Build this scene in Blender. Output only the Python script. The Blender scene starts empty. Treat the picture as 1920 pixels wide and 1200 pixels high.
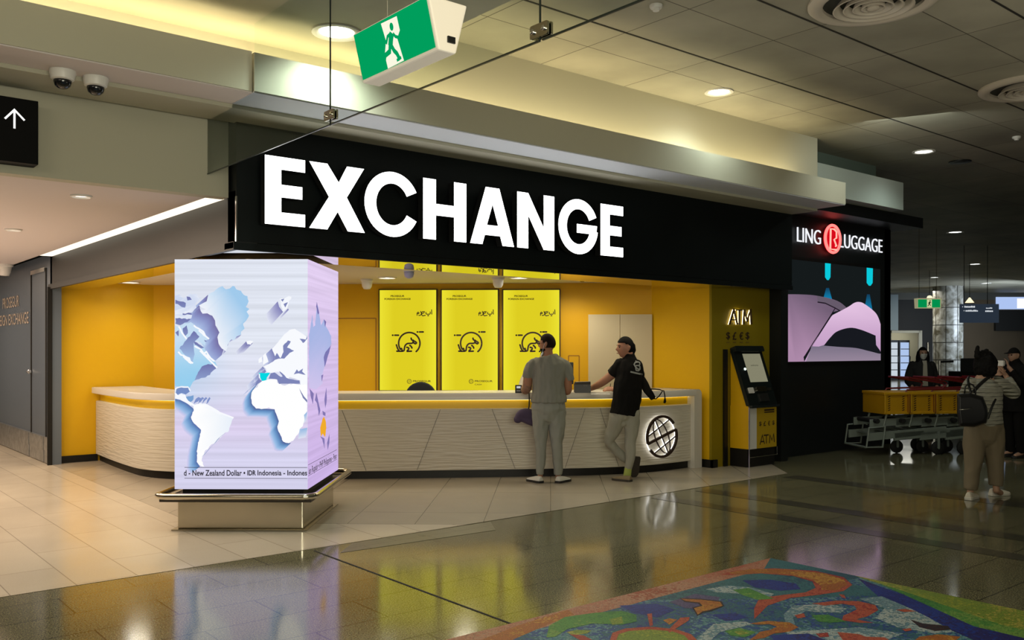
import bpy, bmesh, math, random
from mathutils import Vector, Matrix, Quaternion
from mathutils.bvhtree import BVHTree
random.seed(7)
PI = math.pi
C = bpy.context.scene.collection
# ---------------------------------------------------------------- camera frame (measured from the vanishing points)
F, HZ, EYE = 1684.0, 655.0, 1.6
ANG = math.radians(50.46)
FW = Vector((math.cos(ANG), math.sin(ANG), 0)); RT = Vector((math.sin(ANG), -math.cos(ANG), 0)); UP = Vector((0, 0, 1))
CAM = Vector((0, 0, EYE))
def ray(px, py): return FW + RT*((px-960)/F) + UP*((HZ-py)/F)
def at_t(px, py, t): return CAM + ray(px, py)*t
def at_x(px, py, X): r = ray(px, py); return CAM + r*(X/r.x)
def at_y(px, py, Y): r = ray(px, py); return CAM + r*(Y/r.y)
def at_z(px, py, z): r = ray(px, py); return CAM + r*((z-EYE)/r.z)
def proj(p):
    d = Vector(p)-CAM; t = d.dot(FW)
    return (960+F*d.dot(RT)/t, HZ-F*d.z/t, t)

class Frame:
    """a flat surface: origin, along-axis u, up-axis v, outward normal n"""
    def __init__(s, o, u, v=(0, 0, 1)):
        s.o = Vector(o); s.u = Vector(u).normalized(); s.v = Vector(v).normalized(); s.n = s.u.cross(s.v)
    def pt(s, u, v, o=0.0): return s.o + s.u*u + s.v*v + s.n*o
    def uv(s, px, py, off=0.0):
        r = ray(px, py); o = s.o + s.n*off
        p = CAM + r*((o-CAM).dot(s.n)/r.dot(s.n))
        d = p-s.o; return (d.dot(s.u), d.dot(s.v))

# ---------------------------------------------------------------- materials
MATS = {}
def nodes(m):
    m.use_nodes = True; nt = m.node_tree
    return nt, nt.nodes.get('Principled BSDF')
def mat(name, col, rough=.5, metal=0.0, spec=.5, emit=None, estr=0.0, bump=None, var=None, trans=0.0, coat=0.0):
    if name in MATS: return MATS[name]
    m = bpy.data.materials.new(name); nt, b = nodes(m); L = nt.links
    b.inputs['Base Color'].default_value = (*col, 1); b.inputs['Roughness'].default_value = rough
    b.inputs['Metallic'].default_value = metal; b.inputs['Specular IOR Level'].default_value = spec
    b.inputs['Transmission Weight'].default_value = trans; b.inputs['Coat Weight'].default_value = coat
    if emit is not None:
        b.inputs['Emission Color'].default_value = (*emit, 1); b.inputs['Emission Strength'].default_value = estr
    tc = nt.nodes.new('ShaderNodeTexCoord')
    if var:   # (noise scale, amount)
        n = nt.nodes.new('ShaderNodeTexNoise'); n.inputs['Scale'].default_value = var[0]; n.inputs['Detail'].default_value = 6
        r = nt.nodes.new('ShaderNodeMapRange'); r.inputs['From Min'].default_value = .3; r.inputs['From Max'].default_value = .7
        r.inputs['To Min'].default_value = 1-var[1]; r.inputs['To Max'].default_value = 1+var[1]
        mx = nt.nodes.new('ShaderNodeMix'); mx.data_type = 'RGBA'; mx.blend_type = 'MULTIPLY'; mx.inputs[0].default_value = 1
        mx.inputs[6].default_value = (*col, 1)
        L.new(tc.outputs['Object'], n.inputs['Vector']); L.new(n.outputs['Fac'], r.inputs['Value'])
        L.new(r.outputs['Result'], mx.inputs[7]); L.new(mx.outputs[2], b.inputs['Base Color'])
    if bump:  # (scale, strength, (sx,sy,sz))
        n = nt.nodes.new('ShaderNodeTexNoise'); n.inputs['Scale'].default_value = bump[0]; n.inputs['Detail'].default_value = 3
        mp = nt.nodes.new('ShaderNodeMapping'); mp.inputs['Scale'].default_value = bump[2] if len(bump) > 2 else (1, 1, 1)
        bp = nt.nodes.new('ShaderNodeBump'); bp.inputs['Strength'].default_value = bump[1]; bp.inputs['Distance'].default_value = .02
        L.new(tc.outputs['Object'], mp.inputs['Vector']); L.new(mp.outputs[0], n.inputs['Vector'])
        L.new(n.outputs['Fac'], bp.inputs['Height']); L.new(bp.outputs[0], b.inputs['Normal'])
    MATS[name] = m; return m
def emat(name, col, s=1.0):
    if name in MATS: return MATS[name]
    m = bpy.data.materials.new(name); nt, b = nodes(m); nt.nodes.remove(b)
    e = nt.nodes.new('ShaderNodeEmission'); e.inputs[0].default_value = (*col, 1); e.inputs[1].default_value = s
    nt.links.new(e.outputs[0], nt.nodes['Material Output'].inputs[0]); MATS[name] = m; return m
def vcol_emat(name, s=1.0, lines=0.0):
    """emission from the mesh colours, with the faint line raster of an LED wall"""
    if name in MATS: return MATS[name]
    m = bpy.data.materials.new(name); nt, b = nodes(m); nt.nodes.remove(b); L = nt.links
    a = nt.nodes.new('ShaderNodeVertexColor'); a.layer_name = 'col'
    e = nt.nodes.new('ShaderNodeEmission'); e.inputs[1].default_value = s
    if lines:
        tc = nt.nodes.new('ShaderNodeTexCoord'); mp = nt.nodes.new('ShaderNodeMapping'); mp.inputs['Scale'].default_value = (.3, .3, 26)
        n = nt.nodes.new('ShaderNodeTexNoise'); n.inputs['Scale'].default_value = 1.0
        r = nt.nodes.new('ShaderNodeMapRange'); r.inputs['From Min'].default_value = .35; r.inputs['From Max'].default_value = .65
        r.inputs['To Min'].default_value = 1-lines; r.inputs['To Max'].default_value = 1+lines*.4
        mx = nt.nodes.new('ShaderNodeMix'); mx.data_type = 'RGBA'; mx.blend_type = 'MULTIPLY'; mx.inputs[0].default_value = 1
        L.new(tc.outputs['Object'], mp.inputs[0]); L.new(mp.outputs[0], n.inputs['Vector']); L.new(n.outputs['Fac'], r.inputs['Value'])
        L.new(a.outputs[0], mx.inputs[6]); L.new(r.outputs[0], mx.inputs[7]); L.new(mx.outputs[2], e.inputs[0])
    else: L.new(a.outputs[0], e.inputs[0])
    L.new(e.outputs[0], nt.nodes['Material Output'].inputs[0]); MATS[name] = m; return m

# ---------------------------------------------------------------- mesh builder
class MB:
    def __init__(s): s.v = []; s.f = []; s.c = []; s.m = []; s.cm = 0
    def _add(s, vs, fs, col=None):
        k = len(s.v); s.v += [Vector(p) for p in vs]
        for f in fs: s.f.append(tuple(i+k for i in f)); s.m.append(s.cm)
        if col is None: s.c += [(1, 1, 1)]*len(vs)
        elif isinstance(col[0], (int, float)): s.c += [col]*len(vs)
        else: s.c += list(col)
        return s
    def box(s, lo, hi):
        x0, y0, z0 = lo; x1, y1, z1 = hi
        return s._add([(x0,y0,z0),(x1,y0,z0),(x1,y1,z0),(x0,y1,z0),(x0,y0,z1),(x1,y0,z1),(x1,y1,z1),(x0,y1,z1)],
            [(0,3,2,1),(4,5,6,7),(0,1,5,4),(1,2,6,5),(2,3,7,6),(3,0,4,7)])
    def fbox(s, fr, u0, u1, v0, v1, o0, o1):
        P = [fr.pt(u, v, o) for o in (o0, o1) for (u, v) in ((u0,v0),(u1,v0),(u1,v1),(u0,v1))]
        return s._add(P, [(0,3,2,1),(4,5,6,7),(0,1,5,4),(1,2,6,5),(2,3,7,6),(3,0,4,7)])
    def rbox(s, fr, u0, u1, v0, v1, o0, o1, r=.02, n=4):
        pts = []
        for cx, cy, a0 in ((u1-r, v1-r, 0), (u0+r, v1-r, PI/2), (u0+r, v0+r, PI), (u1-r, v0+r, 1.5*PI)):
            for k in range(n+1): a = a0+PI/2*k/n; pts.append((cx+r*math.cos(a), cy+r*math.sin(a)))
        return s.prism(fr, pts, o0, o1)
    def poly(s, fr, pts, off=0.0, col=None):
        return s._add([fr.pt(u, v, off) for u, v in pts], [tuple(range(len(pts)))], col)
    def prism(s, fr, pts, o0, o1):
        if sum(a[0]*b[1]-b[0]*a[1] for a, b in zip(pts, pts[1:]+pts[:1])) < 0: pts = pts[::-1]
        n = len(pts); P = [fr.pt(u, v, o0) for u, v in pts]+[fr.pt(u, v, o1) for u, v in pts]
        fs = [tuple(range(n))[::-1], tuple(range(n, 2*n))]+[(i, (i+1) % n, n+(i+1) % n, n+i) for i in range(n)]
        return s._add(P, fs)
    def band(s, fr, outer, inner, o0, o1):
        """closed or open strip between two equal-length polylines"""
        n = len(outer)
        for i in range(n-1):
            s.prism(fr, [outer[i], outer[i+1], inner[i+1], inner[i]], o0, o1)
        return s
    def stroke(s, fr, pts, w, o0=0.0, o1=0.0, closed=False, cap=False):
        n = len(pts); Lp, Rp = [], []
        ws = w if isinstance(w, (list, tuple)) else [w]*n
        for i in range(n):
            a = Vector(pts[i-1] if (i > 0 or closed) else pts[i]); b = Vector(pts[(i+1) % n] if (i < n-1 or closed) else pts[i])
            d = (b-a); d = d.normalized() if d.length > 1e-9 else Vector((1, 0))
            nn = Vector((-d.y, d.x)); k = 1.0
            if 0 < i < n-1 or closed:
                d1 = (Vector(pts[i])-a).normalized(); c = abs(d1.dot(d)); k = 1/max(c, .5)
            p = Vector(pts[i]); Lp.append(tuple(p+nn*ws[i]*.5*k)); Rp.append(tuple(p-nn*ws[i]*.5*k))
        if closed: Lp.append(Lp[0]); Rp.append(Rp[0])
        if abs(o1-o0) < 1e-6:
            for i in range(len(Lp)-1): s.poly(fr, [Rp[i], Rp[i+1], Lp[i+1], Lp[i]], o0)
            if cap:
                for i in (0, n-1): s.poly(fr, [(pts[i][0]+ws[i]*.5*math.cos(a*PI/6), pts[i][1]+ws[i]*.5*math.sin(a*PI/6)) for a in range(12)], o0)
        else: s.band(fr, Lp, Rp, o0, o1)
        return s
    def tube(s, pts, r, n=10, closed=False, cap=True):
        pts = [Vector(p) for p in pts]; N = len(pts); rs = r if isinstance(r, (list, tuple)) else [r]*N
        rings = []; prev = None
        for i in range(N):
            a = pts[i-1] if (i > 0 or closed) else pts[i]; b = pts[(i+1) % N] if (i < N-1 or closed) else pts[i]
            d = (b-a).normalized()
            if prev is None:
                x = d.orthogonal().normalized()
            else:
                x = prev-d*prev.dot(d); x = x.normalized() if x.length > 1e-6 else d.orthogonal().normalized()
            prev = x; y = d.cross(x)
            rings.append([pts[i]+(x*math.cos(2*PI*k/n)+y*math.sin(2*PI*k/n))*rs[i] for k in range(n)])
        vs = [p for rg in rings for p in rg]; fs = []
        for i in range(N if closed else N-1):
            j = (i+1) % N
            for k in range(n): fs.append((i*n+k, i*n+(k+1) % n, j*n+(k+1) % n, j*n+k))
        if not closed and cap: fs += [tuple(range(n))[::-1], tuple(range((N-1)*n, N*n))]
        return s._add(vs, fs)
    def lathe(s, o, prof, axis=(0, 0, 1), n=32, cap=True):
        o = Vector(o); z = Vector(axis).normalized(); x = z.orthogonal().normalized(); y = z.cross(x)
        vs = []; N = len(prof)
        for r, h in prof: vs += [o+z*h+(x*math.cos(2*PI*k/n)+y*math.sin(2*PI*k/n))*max(r, 1e-4) for k in range(n)]
        fs = [(i*n+k, i*n+(k+1) % n, (i+1)*n+(k+1) % n, (i+1)*n+k) for i in range(N-1) for k in range(n)]
        if cap: fs += [tuple(range(n))[::-1], tuple(range((N-1)*n, N*n))]
        return s._add(vs, fs)
    def loft(s, rings, cap=True):
        n = len(rings[0]); vs = [p for r in rings for p in r]
        fs = [(i*n+k, i*n+(k+1) % n, (i+1)*n+(k+1) % n, (i+1)*n+k) for i in range(len(rings)-1) for k in range(n)]
        if cap: fs += [tuple(range(n))[::-1], tuple(range((len(rings)-1)*n, len(rings)*n))]
        return s._add(vs, fs)
    def mesh(s, loc=Vector()):
        me = bpy.data.meshes.new('m'); me.from_pydata([p-loc for p in s.v], [], s.f)
        return me
WL = {}   # world location of every thing root / part
def link(o, parent=None):
    C.objects.link(o)
    if parent is not None: o.parent = parent; WL[o] = WL[parent]
    return o
def build(name, mb, m, parent=None, smooth=False, bevel=0.0, base=None, vcol=False, normals=True):
    loc = WL[parent] if parent is not None else (Vector(base) if base is not None else Vector())
    me = mb.mesh(loc)
    me.name = name
    for mm in (m if isinstance(m, (list, tuple)) else [m]): me.materials.append(mm)
    if isinstance(m, (list, tuple)): me.polygons.foreach_set('material_index', mb.m)
    if vcol:
        a = me.color_attributes.new('col', 'FLOAT_COLOR', 'POINT')
        a.data.foreach_set('color', [x for c in mb.c for x in (*c, 1.0)])
    elif normals:
        bm = bmesh.new(); bm.from_mesh(me); bmesh.ops.recalc_face_normals(bm, faces=bm.faces); bm.to_mesh(me); bm.free()
    if smooth:
        me.polygons.foreach_set('use_smooth', [True]*len(me.polygons))
        if smooth == 'auto':
            me.set_sharp_from_angle(angle=math.radians(40))
    o = bpy.data.objects.new(name, me); link(o, parent)
    if parent is None: o.location = loc; WL[o] = loc
    if bevel:
        b = o.modifiers.new('bevel', 'BEVEL'); b.width = bevel; b.segments = 2; b.limit_method = 'ANGLE'
    return o
def tag(o, label, cat, group=None, kind=None):
    o['label'] = label; o['category'] = cat
    if group: o['group'] = group
    if kind: o['kind'] = kind
    return o
def thing(name, label, cat, loc, group=None):
    o = bpy.data.objects.new(name, None); o.empty_display_size = .1; C.objects.link(o); o.location = loc; WL[o] = Vector(loc)
    return tag(o, label, cat, group)
def struct(name, mb, m, label, cat, **k):
    o = build(name, mb, m, **k); o['kind'] = 'structure'; o['label'] = label; o['category'] = cat; return o
def text_mb(txt, fr, u0, u1, v0, v1, off=0.0, depth=0.0, bold=0.0, shear=0.0, mirror=False, mb=None, keep=False):
    """lettering fitted to the box u0..u1, v0..v1 of a frame"""
    cu = bpy.data.curves.new('t', 'FONT'); cu.body = txt; cu.size = 1.0; cu.offset = bold; cu.shear = shear; cu.resolution_u = 4
    o = bpy.data.objects.new('t', cu); C.objects.link(o); dg = bpy.context.evaluated_depsgraph_get(); dg.update()
    me = bpy.data.meshes.new_from_object(o.evaluated_get(dg)); bpy.data.objects.remove(o); bpy.data.curves.remove(cu)
    xs = [v.co.x for v in me.vertices]; ys = [v.co.y for v in me.vertices]
    x0, x1, y0, y1 = min(xs), max(xs), min(ys), max(ys)
    su = (u1-u0)/(x1-x0); sv = (v1-v0)/(y1-y0)
    mb = mb or MB()
    def q(v, o_): return fr.pt(u0+(v.co.x-x0)*su, v0+(v.co.y-y0)*sv, o_)
    fs = [tuple(p.vertices) for p in me.polygons]
    if depth <= 0: mb._add([q(v, off) for v in me.vertices], fs)
    else:
        n = len(me.vertices); mb._add([q(v, off) for v in me.vertices]+[q(v, off+depth) for v in me.vertices],
            [f[::-1] for f in fs]+[tuple(i+n for i in f) for f in fs])
        ec = {}
        for f in fs:
            for a, b in zip(f, f[1:]+f[:1]): ec.setdefault((min(a, b), max(a, b)), []).append((a, b))
        k = len(mb.v)-2*n
        for e, l in ec.items():
            if len(l) == 1: a, b = l[0]; mb.f.append((k+a, k+b, k+n+b, k+n+a)); mb.m.append(mb.cm)
    bpy.data.meshes.remove(me); return mb
def arc(cx, cy, r, a0, a1, n=24, ry=None):
    ry = r if ry is None else ry
    return [(cx+r*math.cos(math.radians(a0+(a1-a0)*k/n)), cy+ry*math.sin(math.radians(a0+(a1-a0)*k/n))) for k in range(n+1)]
def smooth_line(pts, n=8):
    pts = [Vector(p) for p in pts]; out = []
    for i in range(len(pts)-1):
        p0 = pts[max(i-1, 0)]; p1 = pts[i]; p2 = pts[i+1]; p3 = pts[min(i+2, len(pts)-1)]
        for k in range(n):
            t = k/n; out.append(.5*((2*p1)+(p2-p0)*t+(2*p0-5*p1+4*p2-p3)*t*t+(3*p1-p0-3*p2+p3)*t**3))
    return out+[pts[-1]]
def lamp(name, kind, loc, power, col=(1, 1, 1), size=.1, size_y=None, rot=None, aim=None, spot=None, blend=.6):
    l = bpy.data.lights.new(name, kind); l.energy = power; l.color = col
    if kind == 'AREA':
        l.size = size
        if size_y: l.shape = 'RECTANGLE'; l.size_y = size_y
    else: l.shadow_soft_size = size
    if kind == 'SPOT': l.spot_size = math.radians(spot or 100); l.spot_blend = blend
    o = bpy.data.objects.new(name, l); C.objects.link(o); o.location = loc
    if aim is not None: o.rotation_euler = (Vector(aim)-Vector(loc)).to_track_quat('-Z', 'Y').to_euler()
    if rot is not None: o.rotation_euler = rot
    return o
# ================================================================ materials of the place
def tile_mat(name, c1, c2, joint, w, h, rot=0.0, rough=.2, speck=0.0, spec=.5, offset=.5, mortar=.004, sscale=260, rvar=.06, refl=None):
    m = bpy.data.materials.new(name); nt, b = nodes(m); L = nt.links
    tc = nt.nodes.new('ShaderNodeTexCoord'); mp = nt.nodes.new('ShaderNodeMapping'); mp.inputs['Rotation'].default_value = (0, 0, rot)
    br = nt.nodes.new('ShaderNodeTexBrick'); br.offset = offset; br.inputs['Scale'].default_value = 1
    br.inputs['Color1'].default_value = (*c1, 1); br.inputs['Color2'].default_value = (*c2, 1); br.inputs['Mortar'].default_value = (*joint, 1)
    br.inputs['Brick Width'].default_value = w; br.inputs['Row Height'].default_value = h; br.inputs['Mortar Size'].default_value = mortar
    br.inputs['Mortar Smooth'].default_value = .2
    L.new(tc.outputs['Object'], mp.inputs[0]); L.new(mp.outputs[0], br.inputs['Vector'])
    n = nt.nodes.new('ShaderNodeTexNoise'); n.inputs['Scale'].default_value = sscale; n.inputs['Detail'].default_value = 2
    r = nt.nodes.new('ShaderNodeMapRange'); r.inputs['From Min'].default_value = .3; r.inputs['From Max'].default_value = .7
    r.inputs['To Min'].default_value = 1-speck; r.inputs['To Max'].default_value = 1+speck
    L.new(tc.outputs['Object'], n.inputs['Vector']); L.new(n.outputs['Fac'], r.inputs['Value'])
    n2 = nt.nodes.new('ShaderNodeTexNoise'); n2.inputs['Scale'].default_value = 1.3; n2.inputs['Detail'].default_value = 3
    r2 = nt.nodes.new('ShaderNodeMapRange'); r2.inputs['From Min'].default_value = .3; r2.inputs['From Max'].default_value = .7
    r2.inputs['To Min'].default_value = rough-rvar; r2.inputs['To Max'].default_value = rough+rvar
    L.new(tc.outputs['Object'], n2.inputs['Vector']); L.new(n2.outputs['Fac'], r2.inputs['Value']); L.new(r2.outputs[0], b.inputs['Roughness'])
    mx = nt.nodes.new('ShaderNodeMix'); mx.data_type = 'RGBA'; mx.blend_type = 'MULTIPLY'; mx.inputs[0].default_value = 1
    L.new(br.outputs['Color'], mx.inputs[6]); L.new(r.outputs[0], mx.inputs[7]); L.new(mx.outputs[2], b.inputs['Base Color'])
    b.inputs['Specular IOR Level'].default_value = spec
    MATS[name] = m; return m
DIAG = math.radians(-42.0)
M_gran = tile_mat('polished granite', (.165,.152,.085), (.145,.135,.078), (.03,.028,.02), .95, .42, 0, .115, .85, .8, mortar=.005, rvar=.025, sscale=110)
M_beige = tile_mat('beige corridor tiles', (.60,.52,.40), (.56,.485,.375), (.33,.28,.21), 1.2, .4, PI/2, .2, .05, .5)
M_shopt = tile_mat('warm beige shop tiles', (.44,.38,.29), (.42,.365,.28), (.2,.17,.125), 1.25, .62, -DIAG+PI/2, .2, .06, .5, offset=0)
M_band = tile_mat('dark granite band', (.085,.08,.055), (.075,.07,.05), (.03,.03,.02), 1.2, .6, 0, .13, .4, .8)
M_patch = tile_mat('worn granite strip', (.16,.145,.115), (.14,.13,.1), (.05,.045,.04), .62, .4, 0, .3, .3, .4)
M_yel = mat('golden yellow wall paint', (.72,.415,.004), .45, spec=.3, bump=(60, .02))
M_yel2 = mat('golden yellow back wall paint', (.68,.375,.004), .5, spec=.25)
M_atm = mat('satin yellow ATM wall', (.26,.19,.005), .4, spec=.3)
M_blk = mat('black satin cladding', (.0028,.005,.0055), .5, spec=.22, var=(1.2, .25))
M_blk2 = mat('black cladding of the luggage shop', (.006,.008,.0085), .5, spec=.3)
M_dgrey = mat('dark grey metal fascia', (.022,.020,.018), .5, metal=.1, spec=.4)
M_gpan = mat('blue grey wall panels', (.125,.15,.185), .42, metal=.2, spec=.4)
M_steel = mat('brushed stainless steel', (.52,.48,.38), .16, metal=1.0, bump=(3, .12, (1, 1, .15)))
M_steel2 = mat('scuffed steel skirting', (.5,.5,.5), .35, metal=.9, var=(14, .25))
M_kick = mat('black skirting', (.008,.007,.006), .45, spec=.3)
M_white = mat('warm white paint', (.62,.56,.47), .6, spec=.2)
M_olive = mat('aged cream ceiling paint', (.42,.39,.28), .7, spec=.2, var=(.9, .16))
M_bulk = mat('greenish cream bulkhead paint', (.46,.44,.34), .65, spec=.25)
M_soff = mat('pale soffit paint', (.66,.69,.74), .6, spec=.2)
M_corr = mat('pinkish white corridor ceiling', (.62,.56,.545), .65, spec=.2)
M_teal = mat('pale grey green bulkhead paint', (.42,.47,.42), .6, spec=.2)
M_mirror = mat('polished soffit panel', (.72,.70,.62), .02, metal=1.0)
M_black = mat('black plastic', (.006,.006,.006), .4, spec=.35)
M_wplast = mat('white plastic', (.72,.70,.66), .35, spec=.4)
M_chrome = mat('chrome', (.7,.7,.7), .15, metal=1)
M_joint = mat('dark joint', (.012,.010,.008), .8)
M_counter = mat('white solid surface counter top', (.62,.585,.52), .3, spec=.4)
M_brand = mat('dark bronze lettering', (.035,.018,.012), .4, spec=.4)
E_white = emat('lit white acrylic', (1, 1, .985), 4.5)
E_down = emat('downlight lens', (1, .97, .88), 14)
E_strip = emat('warm strip light', (1, .88, .68), 1.6)

# ================================================================ the setting
def flat(pts, z): return MB()._add([(x, y, z) for x, y in pts], [tuple(range(len(pts)))])
struct('floor', flat([(-12,-9),(75,-9),(75,60),(-12,60)], 0), M_gran, 'dark olive polished granite floor of the hall', 'floor')
b = MB(); k = flat([(-9,6.53),(4.90,6.58),(3.0,8.25),(3.0,34),(-9,34)], .002)
struct('floor', k, M_beige, 'pale beige tiled corridor floor', 'floor')
struct('floor', flat([(4.90,6.58),(10.1,6.66),(10.72,7.32),(10.72,9.6),(4.5,15.5),(3.0,14.5),(3.0,8.25)], .003), M_shopt, 'warm beige tiled floor in front of the counter', 'floor')
struct('trim_1', flat([(3.45,6.30),(4.95,6.22),(5.15,6.55),(3.7,6.55)], .002), M_patch, 'grey brown worn strip beside the pale tiles', 'floor strip')
for i, (x, w) in enumerate(((7.3, .22), (8.05, .25), (9.75, .3))):
    y1 = 6.5
    struct('trim_%d' % (i+2), flat([(x,-9),(x+w,-9),(x+w,y1),(x,y1)], .002), M_band, ['dark granite band in the hall floor nearest the mosaic', 'dark granite band in the middle of the hall floor', 'dark granite band next to the cash machine'][i], 'floor band')
struct('trim_5', flat([(3.32,4.04),(3.334,4.04),(3.334,6.5),(3.32,6.5)], .003), M_joint, 'black expansion joint in the granite', 'floor joint')

# hall ceiling: one slab with the panel joints as narrow gaps
ZC = 4.5
def ceil_mat():
    m = bpy.data.materials.new('stained ceiling panels'); nt, b = nodes(m); L = nt.links
    tc = nt.nodes.new('ShaderNodeTexCoord'); mp = nt.nodes.new('ShaderNodeMapping'); mp.inputs['Location'].default_value = (.06, .0, 0)
    br = nt.nodes.new('ShaderNodeTexBrick'); br.offset = 0; br.inputs['Scale'].default_value = 1
    br.inputs['Color1'].default_value = (.40,.375,.29,1); br.inputs['Color2'].default_value = (.35,.33,.255,1); br.inputs['Mortar'].default_value = (.06,.05,.035,1)
    br.inputs['Brick Width'].default_value = 1.22; br.inputs['Row Height'].default_value = 1.235; br.inputs['Mortar Size'].default_value = .005
    n = nt.nodes.new('ShaderNodeTexNoise'); n.inputs['Scale'].default_value = .8; n.inputs['Detail'].default_value = 5
    r = nt.nodes.new('ShaderNodeMapRange'); r.inputs['From Min'].default_value = .3; r.inputs['From Max'].default_value = .7; r.inputs['To Min'].default_value = .68; r.inputs['To Max'].default_value = 1.12
    mx = nt.nodes.new('ShaderNodeMix'); mx.data_type = 'RGBA'; mx.blend_type = 'MULTIPLY'; mx.inputs[0].default_value = 1
    L.new(tc.outputs['Object'], mp.inputs[0]); L.new(mp.outputs[0], br.inputs['Vector']); L.new(tc.outputs['Object'], n.inputs['Vector'])
    L.new(n.outputs['Fac'], r.inputs[0]); L.new(br.outputs['Color'], mx.inputs[6]); L.new(r.outputs[0], mx.inputs[7]); L.new(mx.outputs[2], b.inputs['Base Color'])
    b.inputs['Roughness'].default_value = .55; b.inputs['Specular IOR Level'].default_value = .25
    return m
M_ceil = ceil_mat()
struct('ceiling', MB().box((-12,-9,ZC), (75,60,ZC+.1)), M_ceil, 'stained cream panel ceiling of the hall', 'ceiling')
for i, y in enumerate((3.21, 4.445, 5.68)):
    struct('trim_%d' % (i+6), MB().box((4.02,y-.010,ZC-.004), (40,y+.010,ZC)), M_joint, ['dark ceiling joint farthest from the bulkhead', 'dark ceiling joint passing the round air vents', 'dark ceiling joint beside the downlights'][i], 'ceiling joint')
struct('ceiling', MB().box((-12,-3,4.05), (4.01,6.85,ZC)), M_olive, 'lower cream ceiling over the glass screen', 'ceiling')
struct('wall_upper', MB().box((-12,6.85,3.5), (11.1,7.3,ZC)), M_bulk, 'cream wall above the lit cove', 'wall')
struct('trim_9', MB().box((2.80,6.43,3.54), (11.1,6.48,3.83)).box((2.80,6.48,3.54), (11.1,7.5,3.6)), M_bulk, 'long cream bulkhead over the black sign', 'bulkhead')
struct('trim_10', MB().box((-12,6.45,3.54), (2.79,6.50,3.84)).box((-12,6.50,3.54), (2.79,7.5,3.6)), M_bulk, 'cream bulkhead over the corridor mouth', 'bulkhead')
struct('ceiling', MB().box((2.80,6.44,3.53), (11.1,7.26,3.54)), M_soff, 'pale soffit over the black sign', 'soffit')
struct('ceiling', MB().box((-12,6.46,3.53), (2.795,7.38,3.54)), M_corr, 'pinkish soffit with the two dome cameras', 'soffit')
struct('wall_left', MB().box((-12,7.37,2.88), (2.98,7.5,3.55)), M_bulk, 'cream wall above the corridor carrying the arrow sign', 'wall')
struct('ceiling', MB().box((-12,7.5,2.88), (2.83,34,2.96)), M_corr, 'pinkish white corridor ceiling', 'ceiling')
struct('trim_11', MB().box((2.83,7.5,2.884), (2.995,13.6,2.90)), E_strip, 'glowing light slot along the corridor ceiling', 'light slot')
# fascia of the exchange shop
XF, YF, ZF = 3.0, 7.25, 2.445
struct('wall_front', MB().box((XF,YF,ZF+.055), (11.1,YF+.18,3.535)).box((XF-.03,YF-.015,ZF), (11.1,YF+.18,ZF+.05)).box((XF-.03,YF-.015,ZF-.014), (11.1,YF+.015,ZF)), M_blk, 'black fascia over the shop front', 'fascia')
struct('wall_side', MB().box((XF,YF+.02,ZF+.06), (XF+.18,13.72,2.93)).box((XF-.03,YF-.01,ZF), (XF+.18,13.72,ZF+.055)).box((XF-.03,YF+.015,ZF-.014), (XF+.01,13.72,ZF)), M_dgrey, 'dark grey fascia along the corridor side of the shop', 'fascia')
struct('trim_12', MB().box((XF-.006,YF-.008,ZF+.05), (XF+.004,YF+.012,2.88)), M_chrome, 'thin metal corner strip at the end of the black fascia', 'corner strip')
struct('ceiling', MB().box((XF+.012,YF+.02,ZF-.012), (9.775,7.92,ZF-.002)).box((XF+.012,7.92,ZF-.012), (XF+.38,13.745,ZF-.002)), M_mirror, 'mirror polished soffit strip inside the fascia', 'soffit')
struct('ceiling', flat([(3.1,7.3),(11.2,7.3),(11.2,10),(5,14.5),(3.1,14.5)], 2.56), M_white, 'cream shop ceiling', 'ceiling')
# yellow walls
struct('wall_far_left', MB().box((3.02,13.75,0), (4.45,13.9,2.62)), M_yel, 'golden yellow end wall at the corridor side of the counter', 'wall')
BKA, BKB = Vector((4.41,13.75,0)), Vector((9.78,8.69,0))
BK = Frame(BKA, BKB-BKA)
BL = (BKB-BKA).length
struct('wall_back', MB().fbox(BK, -.1, BL+.1, 0, 2.62, -.12, 0), M_yel2, 'orange yellow back wall behind the counter', 'wall')
struct('wall_right', MB().box((9.78,7.661,0), (9.95,8.9,2.62)), M_yel, 'golden yellow side wall at the right end of the counter', 'wall')
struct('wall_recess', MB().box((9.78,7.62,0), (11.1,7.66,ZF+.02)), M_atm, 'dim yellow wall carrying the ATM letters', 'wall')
struct('baseboard_left', MB().box((3.03,13.72,0), (3.62,13.75,.1)), M_kick, 'black skirting under the yellow end wall', 'skirting')
struct('baseboard_right', MB().box((9.755,7.595,0), (9.78,8.5,.11)).box((9.755,7.595,0), (9.88,7.62,.11)), M_kick, 'black skirting wrapping the yellow corner', 'skirting')
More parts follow.
